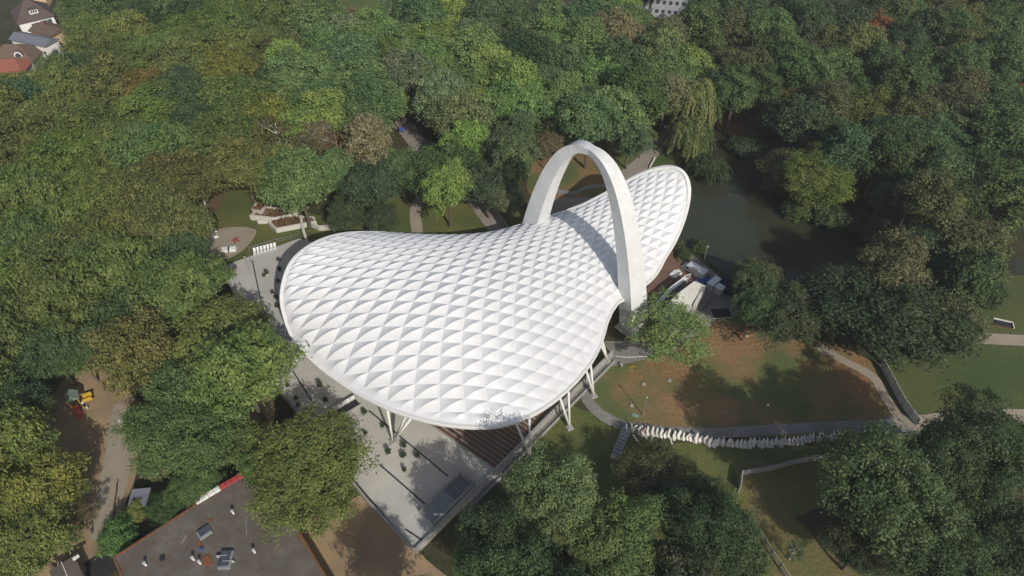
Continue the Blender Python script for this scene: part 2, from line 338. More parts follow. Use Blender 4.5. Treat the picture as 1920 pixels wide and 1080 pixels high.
# surveyed net of the membrane: a smooth map from net index (i, j) to the roof plane (u, v)
NET = [[-37.2573, -5.4471], [17.6005, 15.7789], [4.8216, -0.9721], [-1.0881, -1.5325], [-1.6496, 0.9511], [0.8096, -0.084], [25.9963, -29.047], [-14.1583, 12.2821], [6.742, 0.5679], [1.1847, -1.4259], [-1.8332, -0.5125], [-4.3086, 9.834], [8.482, -8.3705], [-4.4602, -2.3744], [1.6159, 2.9154], [-1.0893, -1.2542], [-3.094, 5.4235], [1.3761, -3.1726], [0.8369, -1.5952], [-0.9587, 1.1328], [0.4445, -0.1046]]
def lat2uv(s, t):
    i = s / 10; j = t / 10; u = v = 0.0; k = 0
    for a in range(6):
        for b in range(6 - a):
            m = i ** a * j ** b; u += NET[k][0] * m; v += NET[k][1] * m; k += 1
    return u, v
def build_membrane(parent):
    n = 6; V = []; Fc = []
    for ci in range(-14, 22):
        for cj in range(-8, 29):
            cu, cv = lat2uv(ci + .5, cj + .5)
            if math.hypot(cu, cv) > float(rrim(cu, cv)) + CELL: continue
            c0 = lat2uv(ci, cj); c1 = lat2uv(ci + 1, cj + 1); HB = .115 * math.hypot(c1[0] - c0[0], c1[1] - c0[1])
            for half in (0, 1):
                ids = {}
                def pt(i, j):
                    if (i, j) in ids: return ids[(i, j)]
                    p, q = i / n, j / n
                    u, v = lat2uv(ci + p, cj + q)
                    gg = float(rrim(u, v)) - math.hypot(u, v)
                    e = max(0, min(1, (gg - .55) / .9)); e = e * e * (3 - 2 * e)
                    hb = HB * 4 * min(p, q) * (1 - max(p, q))
                    z = float(base_z(u, v)) + hb * e
                    ids[(i, j)] = (u, v, z, gg); return ids[(i, j)]
                loc = {}
                def vid(P):
                    k = (round(P[0], 4), round(P[1], 4))
                    if k not in loc: loc[k] = len(V); x, y = toW(P[0], P[1]); V.append((x, y, P[2]))
                    return loc[k]
                for i in range(n):
                    for j in range(n):
                        tris = []
                        if half == 0 and j <= i: tris.append(((i, j), (i + 1, j), (i + 1, j + 1)));
                        if half == 0 and j < i: tris.append(((i, j), (i + 1, j + 1), (i, j + 1)))
                        if half == 1 and j >= i: tris.append(((i, j), (i + 1, j + 1), (i, j + 1)))
                        if half == 1 and j > i: tris.append(((i, j), (i + 1, j), (i + 1, j + 1)))
                        for tr in tris:
                            P = [pt(*a) for a in tr]
                            if min(a[3] for a in P) < -2.0 and max(a[3] for a in P) < 0: continue
                            out = []
                            for a in range(3):
                                A_, B_ = P[a], P[(a + 1) % 3]
                                if A_[3] >= 0: out.append(A_)
                                if (A_[3] >= 0) != (B_[3] >= 0):
                                    t = A_[3] / (A_[3] - B_[3]); out.append(tuple(A_[k] + (B_[k] - A_[k]) * t for k in range(4)))
                            if len(out) >= 3:
                                f = []
                                for a in out:
                                    x = vid(a)
                                    if x not in f: f.append(x)
                                if len(f) >= 3: Fc.append(tuple(f))
    o = link_mesh('membrane', V, Fc, 'membrane', parent, smooth=True)
    return o
roof = thing('amphitheatre_roof', 'huge white quilted saddle-shaped membrane roof on slanting white props', 'roof', (CX, CY, 0))
def child_world(o): o.location = Vector(o.location) - Vector(roof.location)
RO = Vector((-CX, -CY, 0))
mem = build_membrane(roof); mem.location = RO
# edge beam: a box section following the rim
V = []; Fc = []; NB = 360; SEC = [(-0.50, .05), (-0.34, .17), (.20, .20), (.30, .12), (.30, -.38), (-.15, -.42), (-.5, -.25)]
for i in range(NB):
    th = 2 * math.pi * i / NB; r_ = float(np.interp(math.degrees(th), np.r_[_t, 360.0], np.r_[_r, _r[0]]))
    u, v = r_ * math.cos(th), r_ * math.sin(th); z = float(base_z(np.float64(u), np.float64(v)))
    th2 = th + .01; r2 = float(np.interp(math.degrees(th2) % 360, np.r_[_t, 360.0], np.r_[_r, _r[0]]))
    du, dv = r2 * math.cos(th2) - u, r2 * math.sin(th2) - v; L_ = math.hypot(du, dv); nu, nv = dv / L_, -du / L_
    for a, b in SEC:
        x, y = toW(u + nu * a, v + nv * a); V.append((x, y, z + b))
ns = len(SEC)
for i in range(NB):
    for k in range(ns): Fc.append((i * ns + k, i * ns + (k + 1) % ns, ((i + 1) % NB) * ns + (k + 1) % ns, ((i + 1) % NB) * ns + k))
bmr = link_mesh('edge_beam', V, Fc, 'steel_white', roof); bmr.location = RO
def rimpt(px, py):
    best = None
    for i in range(NB):
        P = V[i * ns]; x, y = proj(*P); d = (x - px) ** 2 + (y - py) ** 2
        if best is None or d < best[0]: best = (d, i)
    P = V[best[1] * ns + 5]; return Vector((P[0], P[1], P[2] - .05))
PLZ = 1.2
for foot, tops, zf_ in [((737, 829), [(724, 762), (772, 780)], PLZ), ((994, 857), [(971, 792), (998, 781)], 0), ((1068, 802), [(1048, 745), (1066, 730)], 0), ((1113, 742), [(1099, 692), (1110, 680)], 0), ((1140, 679), [(1127, 640), (1131, 632)], 0), ((539, 697), [(546, 632), (564, 652)], PLZ)]:
    ft = g(foot[0], foot[1], zf_); mb = MB()
    for tp in tops:
        mb.tube([ft + Vector((0, 0, .15)), rimpt(*tp)], [.23, .20], 10)
    # a third strut leaning back under the roof
    inw = Vector((CX, CY, 0)) - ft; inw.z = 0; inw.normalize()
    mid = (rimpt(*tops[0]) + rimpt(*tops[1])) / 2
    if foot in ((737, 829), (539, 697)): mb.tube([ft + Vector((0, 0, .15)), mid + inw * 4.0 + Vector((0, 0, .1))], [.2, .18], 10)
    o = mb.build('prop', 'steel_white', roof, True); o.location = RO
    pl = MB().box((ft.x, ft.y, ft.z + .12), (1.3, 1.3, .3), .4, .85).build('footing', 'concrete', roof); pl.location = RO

# ------------------------------------------------------------------ the arch
AN = Vector((24.9, 93.6, 0)); AF = Vector((3.9, 117.1, 0)); AH = 34.9
dirA = (AF - AN); SP = dirA.length; dirA.normalize(); nrm = Vector((dirA.y, -dirA.x, 0))
if nrm.dot(Vector((1, 1, 0))) < 0: nrm = -nrm
V = []; Fc = []; NA = 72
def arch_c(t):
    # t in 0..1 ; superellipse-like parabola
    a = 2 * t - 1
    h = AH * (1 - abs(a) ** 2.4)
    return AN + dirA * (SP * t) + Vector((0, 0, h))
for i in range(NA + 1):
    q = i / NA; t = .5 - .5 * math.cos(math.pi * q); t = .5 * t + .5 * q
    c = arch_c(t); d = (arch_c(min(1, t + .004)) - arch_c(max(0, t - .004))).normalized()
    out = Vector((-d.z * dirA.dot(dirA), 0, 0)); out = (dirA * (-d.z) + Vector((0, 0, d.dot(dirA)))).normalized()
    e = abs(2 * t - 1); wd = 1.75 + 3.2 * e ** .95; tk = 1.35 + 2.6 * e ** 1.05
    # section: wide outer face with a small raised kerb, narrower inner face
    S = [(-wd/2, tk/2), (-wd/2+.16, tk/2), (-wd/2+.2, tk/2-.07), (wd/2-.2, tk/2-.07), (wd/2-.16, tk/2), (wd/2, tk/2), (wd/2*.8, -tk/2), (-wd/2*.8, -tk/2)]
    for a, b in S: V.append(c + nrm * a + out * b)
nS = 8
for i in range(NA):
    for k in range(nS): Fc.append((i * nS + k, i * nS + (k + 1) % nS, (i + 1) * nS + (k + 1) % nS, (i + 1) * nS + k))
arch = thing('concrete_arch', 'tall white parabolic concrete arch straddling the waist of the quilted roof', 'arch', ((AN + AF) / 2).to_tuple())
o = link_mesh('rib', V, Fc, 'arch_white', arch); o.location = -arch.location
for p_ in (AN, AF):
    ang = math.atan2(dirA.y, dirA.x)
    o = MB().box((p_.x, p_.y, .35), (5.2, 5.8, .9), ang, .9).build('footing', 'concrete', arch); o.location = -arch.location
# small gate building beside the far foot
bt = g(1008, 470); tk_ = thing('ticket_booth', 'small cream walled booth tucked against the far foot of the arch', 'booth', bt.to_tuple(), AZ)
MB().box((0, 0, 1.9), (3.0, 5.0, 3.8)).build('wall', 'cream', tk_); MB().box((0, 0, 3.95), (3.4, 5.4, .25)).build('roof', 'concrete', tk_)
for yy in (-1.5, 0, 1.5): MB().box((-1.53, yy, 2.2), (.06, .8, 1.6)).build('window', 'glass', tk_)

# ------------------------------------------------------------------ plaza, seating, stage
PA = g(778, 1037); PB = g(1141, 671); PL = g(520, 727, PLZ)
lineR = (PB - PA).normalized(); lineL = Vector((-lineR.y, lineR.x, 0))
# left edge runs from the bottom corner up to the far left corner
PC = g(415, 500, PLZ); PD = g(560, 447, PLZ); PE = g(640, 470, PLZ)
plz = [PA, g(793, 788, PLZ) + (g(913, 870, PLZ) - g(793, 788, PLZ)) * 1.17, g(793, 788, PLZ), g(700, 600, PLZ), PE, PD, PC, PL]
mb = MB().prism([(p.x, p.y) for p in plz], .02, PLZ); o = mb.build('plaza', 'plaza'); o['kind'] = 'structure'
# seating tiers: rows parallel to the plaza edge, stepping down towards the stage
s0 = g(793, 788, PLZ); s1 = s0 + (g(913, 870, PLZ) - s0) * 1.17
d1 = Vector(((s1 - s0).x, (s1 - s0).y, 0)).normalized(); dn = Vector((-d1.y, d1.x, 0))
seat = thing('seating_bank', 'brown wooden tiered seating stepping down under the roof edge', 'seating', (s1.x, s1.y, 0))
L0 = 26
mb = MB(); NROW = 22
for i in range(NROW):
    z1 = PLZ - .045 * i - .02; a = s1 + dn * (.9 * i) - d1 * (-.0); b = s1 - d1 * L0 + dn * (.9 * i)
    c_ = (a + b) / 2 + dn * .45; mb.box((c_.x - s1.x, c_.y - s1.y, z1 / 2), (L0, .9, z1), math.atan2(d1.y, d1.x))
o = mb.build('steps', 'concrete', seat)
for i in range(NROW):
    z1 = PLZ - .045 * i - .02; c_ = s1 - d1 * (L0 / 2) + dn * (.9 * i + .5); 
    MB().box((c_.x - s1.x, c_.y - s1.y, z1 + .24), (L0 - 1.2, .46, .1), math.atan2(d1.y, d1.x)).box((c_.x - s1.x, c_.y - s1.y, z1 + .1), (L0 - 1.5, .18, .2), math.atan2(d1.y, d1.x)).build('bench', 'wood', seat)
# boundary walk and walls along the right side of the plaza
lw = thing('boundary_wall', 'low grey concrete wall running along the lawn side of the plaza', 'wall', (PA.x, PA.y, 0))
o = MB().wall([(PA.x + lineR.x * a - lineL.x * .25, PA.y + lineR.y * a - lineL.y * .25) for a in (0, 15, 30, 45, 53)], .35, 0, 1.75).build('wall', 'concrete', lw); o.location = -lw.location
o = MB().wall([(PA.x + lineR.x * a - lineL.x * 1.5, PA.y + lineR.y * a - lineL.y * 1.5) for a in (14, 30, 45, 52)], .3, 0, .5).build('kerb', 'concrete', lw); o.location = -lw.location
ribbon('walkway', [PA + lineR * a - lineL * .95 for a in (10, 25, 40, 53)], 1.2, zz(), 'grey_path')
wl = thing('boundary_wall', 'low concrete parapet along the tree side of the plaza', 'wall', (PA.x, PA.y, 0))
o = MB().wall([(PA.x, PA.y), (g(690, 940, PLZ).x, g(690, 940, PLZ).y), (PL.x, PL.y), (PC.x, PC.y)], .3, 0, 1.6).build('wall', 'concrete', wl); o.location = -wl.location
# drainage slots in the paving
def slot(name, a, b, label):
    A_, B_ = g(*a, PLZ), g(*b, PLZ); c_ = (A_ + B_) / 2; d = B_ - A_
    dg = thing(name, label, 'drain', c_.to_tuple(), math.atan2(d.y, d.x))
    MB().box((0, 0, .01), (d.length, .20, .03)).build('grate', 'dark', dg); MB().box((0, .14, .012), (d.length, .05, .04)).box((0, -.14, .012), (d.length, .05, .04)).build('frame', 'grey_metal', dg)
slot('drain_channel', (692, 770), (840, 893), 'long dark drain slot in the plaza running past the pair of props')
slot('drain_channel', (713, 872), (797, 945), 'dark drain slot in the plaza next to the round olive tree')
slot('drain_channel', (760, 992), (796, 1016), 'short dark drain slot at the bottom corner of the plaza')
slot('drain_channel', (473, 488), (494, 588), 'dark drain slot on the far left plaza by the potted plants')
slot('drain_channel', (548, 694), (588, 757), 'dark drain slot in the shaded plaza beside the left props')
# stair well with parapets
sw = thing('stair_well', 'rectangular sunken stairwell with grey parapets in the corner of the plaza', 'stairwell', g(838, 935, PLZ).to_tuple(), math.atan2(lineR.y, lineR.x))
MB().box((0, 1.6, .35), (9.5, .28, .8)).box((4.85, .1, .35), (.28, 3.4, .8)).box((0, -1.65, .35), (9.5, .28, .8)).build('parapet', 'concrete', sw)
MB().box((0, 0, .03), (9.2, 2.9, .06)).build('floor', 'grey_metal', sw)
mb = MB()
for i in range(9): mb.box((4.2 - i * .42, 0, .1 + .05 * i * 0), (.08, 2.7, .12))
mb.build('steps', 'dark', sw)
# railings beside the left part of the lower plaza
def railing(name, pts, h, label, step=1.6, parent=None, z0=0, mat_='grey_metal', panel=None):
    P = [Vector(p) for p in pts]; t = thing(name, label, 'railing', (P[0].x, P[0].y, z0)); O = Vector((P[0].x, P[0].y, z0))
    mb = MB(); mb.tube([p + Vector((0, 0, h)) - Vector((O.x, O.y, O.z)) for p in P], .045, 6); mb.tube([p + Vector((0, 0, h * .5)) - O for p in P], .03, 5); mb.build('rail', mat_, t)
    for a, b in zip(P[:-1], P[1:]):
        n = max(1, int((b - a).length / step))
        for i in range(n + 1):
            q = a + (b - a) * (i / n) - O; MB().tube([q, q + Vector((0, 0, h))], .035, 5).build('post', mat_, t)
    if panel:
        v = []; f = []
        for a, b in zip(P[:-1], P[1:]):
            k = len(v); a_ = a - O; b_ = b - O; v += [a_ + Vector((0, 0, .1)), b_ + Vector((0, 0, .1)), b_ + Vector((0, 0, h * .92)), a_ + Vector((0, 0, h * .92))]; f.append((k, k + 1, k + 2, k + 3))
        link_mesh('mesh_panel', v, f, panel, t)
    return t
railing('railing', G((708, 955), (732, 985), (778, 1032), h=PLZ), .6, 'thin metal handrail along the lower left edge of the plaza', z0=PLZ)
railing('railing', G((528, 735), (552, 765), (556, 772), h=PLZ), .6, 'curved metal handrail by the shaded left edge of the plaza', z0=PLZ)
railing('railing', G((468, 472), (518, 457), (560, 447), (563, 470), h=PLZ), 1.3, 'grey metal fence round the far left end of the plaza', z0=PLZ)
railing('railing', G((468, 472), (472, 497), h=PLZ), 1.1, 'short metal rail beside the stacked white loungers', z0=PLZ)
# stage
stg = [g(*p) for p in ((1205, 560), (1236, 500), (1262, 472), (1330, 520), (1296, 545), (1262, 590), (1232, 640), (1196, 640))]
mb = MB().prism([(p.x, p.y) for p in stg], .02, .9); mb.build('stage_deck', 'deck'); bpy.data.objects['stage_deck']['kind'] = 'structure'

# ------------------------------------------------------------------ things on and around the plaza
def dirz(a, b): return math.atan2(b.y - a.y, b.x - a.x)
# potted plants
def pot_plant(name, kd):
    t = thing(name, 'potted plant', 'potted plant')
    mb = MB(); mb.tube([(0, 0, 0), (0, 0, .5)], [.26, .36], 12); mb.build('pot', 'white' if kd else 'concrete', t)
    MB().tube([(0, 0, .47), (0, 0, .52)], .32, 12).build('soil', 'soil', t)
    rg = np.random.default_rng(5 + kd); n = 170; hh = 1.5 if kd else .95
    C = np.stack([rg.normal(0, .24, n), rg.normal(0, .24, n), rg.uniform(.5, .5 + hh, n)], -1); C[:, :2] *= (1.25 - .5 * (C[:, 2:] - .5) / hh)
    me = quad_mesh('foliage', leaves(C, np.tile([0, 0, 1.0], (n, 1)), .24, rg, 2.2), rg.uniform(0, 1, n), 'leaf')
    f = bpy.data.objects.new('foliage', me); col.objects.link(f); f.parent = t; f.color = (.055, .08, .035, 1)
    MB().tube([(0, 0, .45), (0, 0, .5 + hh * .7)], .03, 5).build('stem', 'bark', t)
    return t
POTS = [((523, 490), 0, 'potted plant on the far left plaza nearest the metal fence'), ((525, 508), 0, 'potted plant second from the metal fence on the far left plaza'),
 ((501, 515), 1, 'large leafy planter beside the far left drain slot'), ((496, 519), 0, 'small pot touching the large leafy planter on the far left plaza'),
 ((522, 529), 0, 'potted plant close to the left rim of the roof'), ((512, 552), 1, 'bushy pot in the group of three left of the roof'), ((518, 560), 0, 'low pot beside the bushy pot left of the roof'),
 ((521, 577), 0, 'last pot of the far left row by the shadow of the trees'), ((601, 726), 1, 'spiky plant in a white tub in the shaded plaza'),
 ((540, 726), 0, 'dark pot at the foot of the left props'), ((556, 749), 0, 'dark bushy pot by the curved handrail'), ((560, 762), 0, 'small pot almost hidden under the olive tree'),
 ((611, 753), 0, 'single pot between the tub and the glass stair'), ((684, 776), 0, 'pot at the upper end of the long drain slot'), ((718, 801), 0, 'pot beside the long drain slot left of the props'),
 ((729, 851), 1, 'tall thin plant in a white pot near the olive tree'), ((758, 838), 0, 'pot on the sunny side of the long drain slot'), ((757, 857), 0, 'pot between the tall thin plant and the drain slot'),
 ((759, 884), 1, 'tall dark shrub in a white pot standing in shade'), ((782, 857), 0, 'pot at the middle of the long drain slot'), ((686, 815), 0, 'dark pot at the right edge of the olive tree')]
pp = [pot_plant('potted_plant', 0), pot_plant('potted_plant', 1)]; used = [False, False]
for (px, py), kd, lb in POTS:
    p = g(px, py, PLZ)
    if not used[kd]: o = pp[kd]; used[kd] = True; o.location = p; o['label'] = lb
    else: o = copy_thing(pp[kd], p, rng.uniform(0, 6), lb)
    o['group'] = 'potted plants on the plaza'; k = rng.uniform(.6, .85); o.scale = (k, k, k)
# lamp posts
def lamp(px, py, h, label, z0=0, twin=False):
    p = g(px, py, z0); t = thing('lamp_post', label, 'lamp post', p.to_tuple())
    MB().tube([(0, 0, 0), (0, 0, h)], [.09, .06], 8).build('pole', 'grey_metal', t)
    MB().tube([(0, 0, 0), (0, 0, .35)], .14, 8).build('base', 'grey_metal', t)
    if twin:
        for sx in (-1, 1): MB().box((sx * .45, 0, h + .05), (.6, .28, .14)).build('lamp_head', 'white', t)
    else: MB().tube([(0, 0, h - .05), (0, 0, h + .1), (0, 0, h + .35), (0, 0, h + .42)], [.07, .22, .2, .06], 10).build('lamp_head', 'concrete', t)
lamp(1205, 778, 5.2, 'slim lamp post on the orange lawn casting a long thin shadow')
lamp(1432, 776, 2.6, 'short lamp with a pale round head in the shaded lawn')
lamp(1317, 498, 5.5, 'lamp post on the pond bank behind the white van')
lamp(826, 988, 4.2, 'lamp post with two heads beside the sunken stairwell', PLZ, True)
lamp(467, 505, 3.5, 'pale post at the top of the far left drain slot', PLZ)
# stacked white loungers
for i in range(7):
    p = g(478 + i * 6.3, 474 - i * 1.6, PLZ); t = thing('deck_chair', 'white folded deck chair in the row behind the fence on the far left plaza', 'deck chair', p.to_tuple(), R(15), 'white deck chairs in a row')
    mb = MB(); mb.tube([(-.25, -.8, .25), (-.25, .3, .3), (-.25, .9, .75)], .03, 5).tube([(.25, -.8, .25), (.25, .3, .3), (.25, .9, .75)], .03, 5); 
    MB().add([(-.27, -.8, .28), (.27, -.8, .28), (.27, .3, .33), (-.27, .3, .33), (-.27, .9, .78), (.27, .9, .78), (-.27, -.8, .22), (.27, -.8, .22), (.27, .3, .27), (-.27, .3, .27), (-.27, .9, .72), (.27, .9, .72)], [(0, 1, 2, 3), (3, 2, 5, 4), (7, 6, 9, 8), (8, 9, 10, 11), (0, 3, 9, 6), (3, 4, 10, 9), (1, 7, 8, 2), (2, 8, 11, 5), (0, 6, 7, 1), (4, 5, 11, 10)]).build('seat', 'white', t)
    MB().box((0, -.6, .11), (.5, .05, .22)).box((0, .5, .15), (.5, .05, .3)).box((0, -.05, .05), (.05, 1.1, .05)).build('frame', 'steel_white', t)
# glass sided stair beside the olive tree
a = g(624, 772, PLZ); b = g(666, 747, PLZ)
t = thing('glass_balustrade', 'bright glass and steel balustrade round a stair next to the roof edge', 'balustrade', a.to_tuple(), dirz(a, b)); L_ = (b - a).length
for i in range(5): MB().box(((i + .5) * L_ / 5, 0, .62), (L_ / 5 - .12, .05, 1.0)).build('glass_pane', 'white', t)
for i in range(6): MB().box((i * L_ / 5, 0, .6), (.08, .09, 1.2)).build('post', 'grey_metal', t)
MB().box((L_ / 2, -1.0, .02), (L_, 1.6, .05)).build('stair_opening', 'dark', t)
MB().box((L_ / 2, -1.95, .15), (L_ + .5, .2, .35)).build('kerb', 'concrete', t)
# zigzag planter terraces beyond the lawn
def planter(name, pts, z0, z1, th, label, soil_z, soil_pts=None, closed=True):
    P = [g(*p, z1) for p in pts]; c = P[0]; t = thing(name, label, 'planter', (c.x, c.y, 0))
    o = MB().wall([(p.x, p.y) for p in P], th, z0, z1, closed).build('wall', 'white_concrete', t); o.location = (-c.x, -c.y, 0)
    if soil_z:
        o = MB().prism([(p.x, p.y) for p in P], z0 + .01, soil_z).build('soil', 'soil', t); o.location = (-c.x, -c.y, 0)
        rg = np.random.default_rng(int(pts[0][0])); n = 260; q = []
        xs = [p.x for p in P]; ys = [p.y for p in P]; poly = [(p.x, p.y) for p in P]
        while len(q) < n:
            x, y = rg.uniform(min(xs), max(xs)), rg.uniform(min(ys), max(ys))
            if inpoly(x, y, poly) and (math.sin(x * 2.1) * math.cos(y * 1.7) > -.3): q.append((x, y, soil_z + rg.uniform(.02, .35)))
        me = quad_mesh('plants', leaves(np.array(q), np.tile([0, 0, 1.0], (n, 1)), .5, rg), rg.uniform(0, 1, n), 'leaf')
        f = bpy.data.objects.new('plants', me); col.objects.link(f); f.parent = t; f.location = (-c.x, -c.y, 0); f.color = (.15, .09, .045, 1)
planter('planter', [(473, 390), (481, 380), (497, 384), (489, 396)], .4, 2.2, .35, 'small square white planter box at the upper end of the zigzag terraces', 2.0)
planter('planter', [(470, 403), (479, 396), (496, 386), (555, 396), (545, 402), (514, 408)], .02, 1.5, .4, 'upper white walled planter with reddish brown plants', 1.15)
planter('planter', [(504, 415), (516, 408), (540, 403), (588, 407), (591, 414), (518, 428)], .02, 1.3, .4, 'lower white walled planter with rows of brown soil', .95)
def wallthing(name, label, pts, th, z0, z1, m='white_concrete', cat='wall'):
    P = [g(*p) for p in pts]; t = thing(name, label, cat, (P[0].x, P[0].y, 0))
    o = MB().wall([(p.x, p.y) for p in P], th, z0, z1).build('wall', m, t); o.location = (-P[0].x, -P[0].y, 0)
    o = MB().wall([(p.x, p.y) for p in P], th + .12, z1 + .003, z1 + .1).build('coping', m, t); o.location = (-P[0].x, -P[0].y, 0); return t
wallthing('garden_wall', 'short white wall standing end on between the lower planter and the plaza', [(567, 417), (571, 440), (577, 458)], .5, 0, 1.6)
wallthing('garden_wall', 'low white wall running right from the lower planter towards the roof', [(585, 425), (600, 432), (622, 430), (628, 436)], .4, 0, 1.2)
wallthing('garden_wall', 'small white step wall below the upper planter', [(481, 412), (486, 419), (506, 418)], .5, 0, .9)
wallthing('boundary_wall', 'long pale wall leading back from the plaza to the wood on the left', [(379, 352), (388, 390), (397, 425), (402, 446)], .25, 0, 2.0, 'cream')
wallthing('boundary_wall', 'short grey wall at the near end of the long pale wall', [(402, 448), (396, 462), (391, 474)], .2, 0, 2.0, 'grey_metal')
# odds and ends by the building site corner
def pile(name, label, cat, px, py, parts, rz=0, z0=0):
    p = g(px, py, z0); t = thing(name, label, cat, p.to_tuple(), rz)
    for nm, m, c, d in parts: MB().box(c, d, 0, .94).build(nm, m, t)
    return t
for i, (px, py) in enumerate(((404, 436), (405, 441), (406, 445))):
    pile('white_crate', ['white crate at the end of the long pale wall, farthest of three', 'middle white crate of three by the long pale wall', 'white crate nearest the plaza of three by the wall'][i], 'crate', px, py, [('body', 'white', (0, 0, .3), (1.0, .55, .6)), ('lid', 'grey_metal', (0, 0, .63), (1.04, .6, .06))], .4)
pile('roller_bag', 'two white rolls with a dark strap at the end of the gravel patch', 'material roll', 430, 470, [('roll', 'white', (-.9, 0, .4), (1.5, 1.2, .8)), ('strap', 'navy', (0, 0, .42), (.3, 1.25, .84)), ('roll', 'white', (.9, 0, .4), (1.5, 1.2, .8))], .15)
pile('red_cart', 'small red cart standing on the gravel patch by the left lawn', 'cart', 443, 453, [('tray', 'red', (0, 0, .55), (1.1, .7, .5)), ('wheel', 'tyre', (-.4, -.38, .2), (.36, .08, .4)), ('wheel', 'tyre', (.4, -.38, .2), (.36, .08, .4)), ('handle', 'dark', (.75, 0, .8), (.5, .06, .06))], .8)
# ------------------------------------------------------------------ backstage
def poly_up(name, pts, z0s, m, parent, th=.25):
    """a slab through points with individual top heights"""
    n = len(pts); v = [(p[0], p[1], z - th) for p, z in zip(pts, z0s)] + [(p[0], p[1], z) for p, z in zip(pts, z0s)]
    ar = sum(pts[i][0] * pts[(i + 1) % n][1] - pts[(i + 1) % n][0] * pts[i][1] for i in range(n)); idx = list(range(n)) if ar > 0 else list(range(n))[::-1]
    f = [tuple(idx[::-1]), tuple(i + n for i in idx)]
    for a_ in range(n):
        i, j = idx[a_], idx[(a_ + 1) % n]; f.append((i, j, j + n, i + n))
    o = link_mesh(name, v, f, m, parent); return o
sh = thing('stage_house', 'white sloping roofed backstage building with beige side wall behind the stage', 'building', g(1295, 560).to_tuple())
SHP = [((1240, 582), 6.2), ((1268, 552), 6.2), ((1302, 527), 6.0), ((1318, 538), 5.2), ((1298, 568), 5.0), ((1283, 610), 5.0), ((1258, 640), 5.2)]
RP = [g(p[0], p[1], z) for p, z in SHP]
o = poly_up('roof', [(p.x, p.y) for p in RP], [z for _, z in SHP], 'white_concrete', sh, .3); o.location = -sh.location
pl2 = [g(*p, 4.5) for p in ((1243, 588), (1270, 556), (1303, 531), (1323, 540), (1304, 570), (1288, 610), (1262, 640))]
o = MB().prism([(p.x, p.y) for p in pl2], 0, 4.45).build('wall', 'concrete', sh); o.location = -sh.location
o = poly_up('parapet', [(p.x, p.y) for p in [g(1303, 527, 5.6), g(1324, 537, 5.3), g(1305, 573, 5.1), g(1300, 571, 5.1), g(1317, 539, 5.3)]], [5.7, 5.4, 5.2, 5.2, 5.4], 'white_concrete', sh, 1.3); o.location = -sh.location
t = thing('stage_wall', 'curved white topped backdrop wall along the edge of the stage deck', 'wall', g(1262, 545).to_tuple())
P_ = smooth_closed([g(*p, 3.6) for p in ((1232, 574), (1252, 548), (1272, 531), (1290, 519))], 5)[:16]
o = MB().wall([(p.x, p.y) for p in P_], .35, 0, 3.4).build('wall', 'concrete', t); o.location = -t.location
o = MB().wall([(p.x, p.y) for p in P_], .8, 3.403, 3.7).build('coping', 'white', t); o.location = -t.location
# van
def van(px, py, rz):
    t = thing('delivery_van', 'white delivery van parked on the pond bank beside the backstage yard', 'van', g(px, py).to_tuple(), rz)
    prof = [(-2.75, .35), (-2.75, 2.15), (-2.6, 2.42), (1.35, 2.42), (1.7, 2.3), (2.25, 1.35), (2.85, 1.15), (2.95, .8), (2.95, .35)]
    v = []; f = []; n = len(prof)
    for sy, k in ((-1.0, 1), (-.93, 1.0), (.93, 1.0), (1.0, 1)):
        for x, z in prof: 
            inset = .0 if abs(sy) < .95 else .06
            v.append((x * (1 - inset * .3), sy, z - (inset if z > 2 else 0) * 1.6))
    for r_ in range(3):
        for i in range(n): f.append((r_ * n + i, r_ * n + (i + 1) % n, (r_ + 1) * n + (i + 1) % n, (r_ + 1) * n + i))
    f.append(tuple(range(n))); f.append(tuple(3 * n + i for i in range(n))[::-1])
    link_mesh('body', v, f, 'van_white', t)
    MB().add([(1.74, -.85, 2.26), (2.24, -.88, 1.4), (2.24, .88, 1.4), (1.74, .85, 2.26), (1.70, -.85, 2.22), (2.2, -.88, 1.36), (2.2, .88, 1.36), (1.7, .85, 2.22)], [(0, 1, 2, 3), (7, 6, 5, 4), (0, 4, 5, 1), (2, 6, 7, 3), (1, 5, 6, 2), (0, 3, 7, 4)]).build('windscreen', 'glass', t)
    for sy in (-1, 1):
        MB().box((1.35, sy * 1.005, 1.72), (.85, .03, .55)).build('side_window', 'glass', t)
        MB().box((2.0, sy * 1.12, 1.45), (.14, .2, .26)).build('mirror', 'dark', t)
        for x in (-1.75, 1.9):
            wv = MB().tube([(x, sy * .82, .36), (x, sy * 1.02, .36)], .36, 14).build('wheel', 'tyre', t)
            MB().tube([(x, sy * 1.0, .36), (x, sy * 1.03, .36)], .2, 10).build('hub', 'grey_metal', wv)
        MB().box((2.93, sy * .7, .85), (.08, .3, .2)).build('headlight', 'white', t)
        MB().box((-2.76, sy * .88, 1.2), (.04, .14, .5)).build('tail_light', 'red', t)
    for sy in (-.45, .45): MB().box((-2.765, sy, 1.75), (.03, .6, .5)).build('rear_window', 'glass', t)
    MB().box((2.97, 0, .5), (.1, 1.8, .25)).box((-2.8, 0, .45), (.1, 1.8, .2)).build('bumper', 'dark', t)
    return t
va, vb = g(1282, 502), g(1316, 522); van(1300, 514, dirz(vb, va))
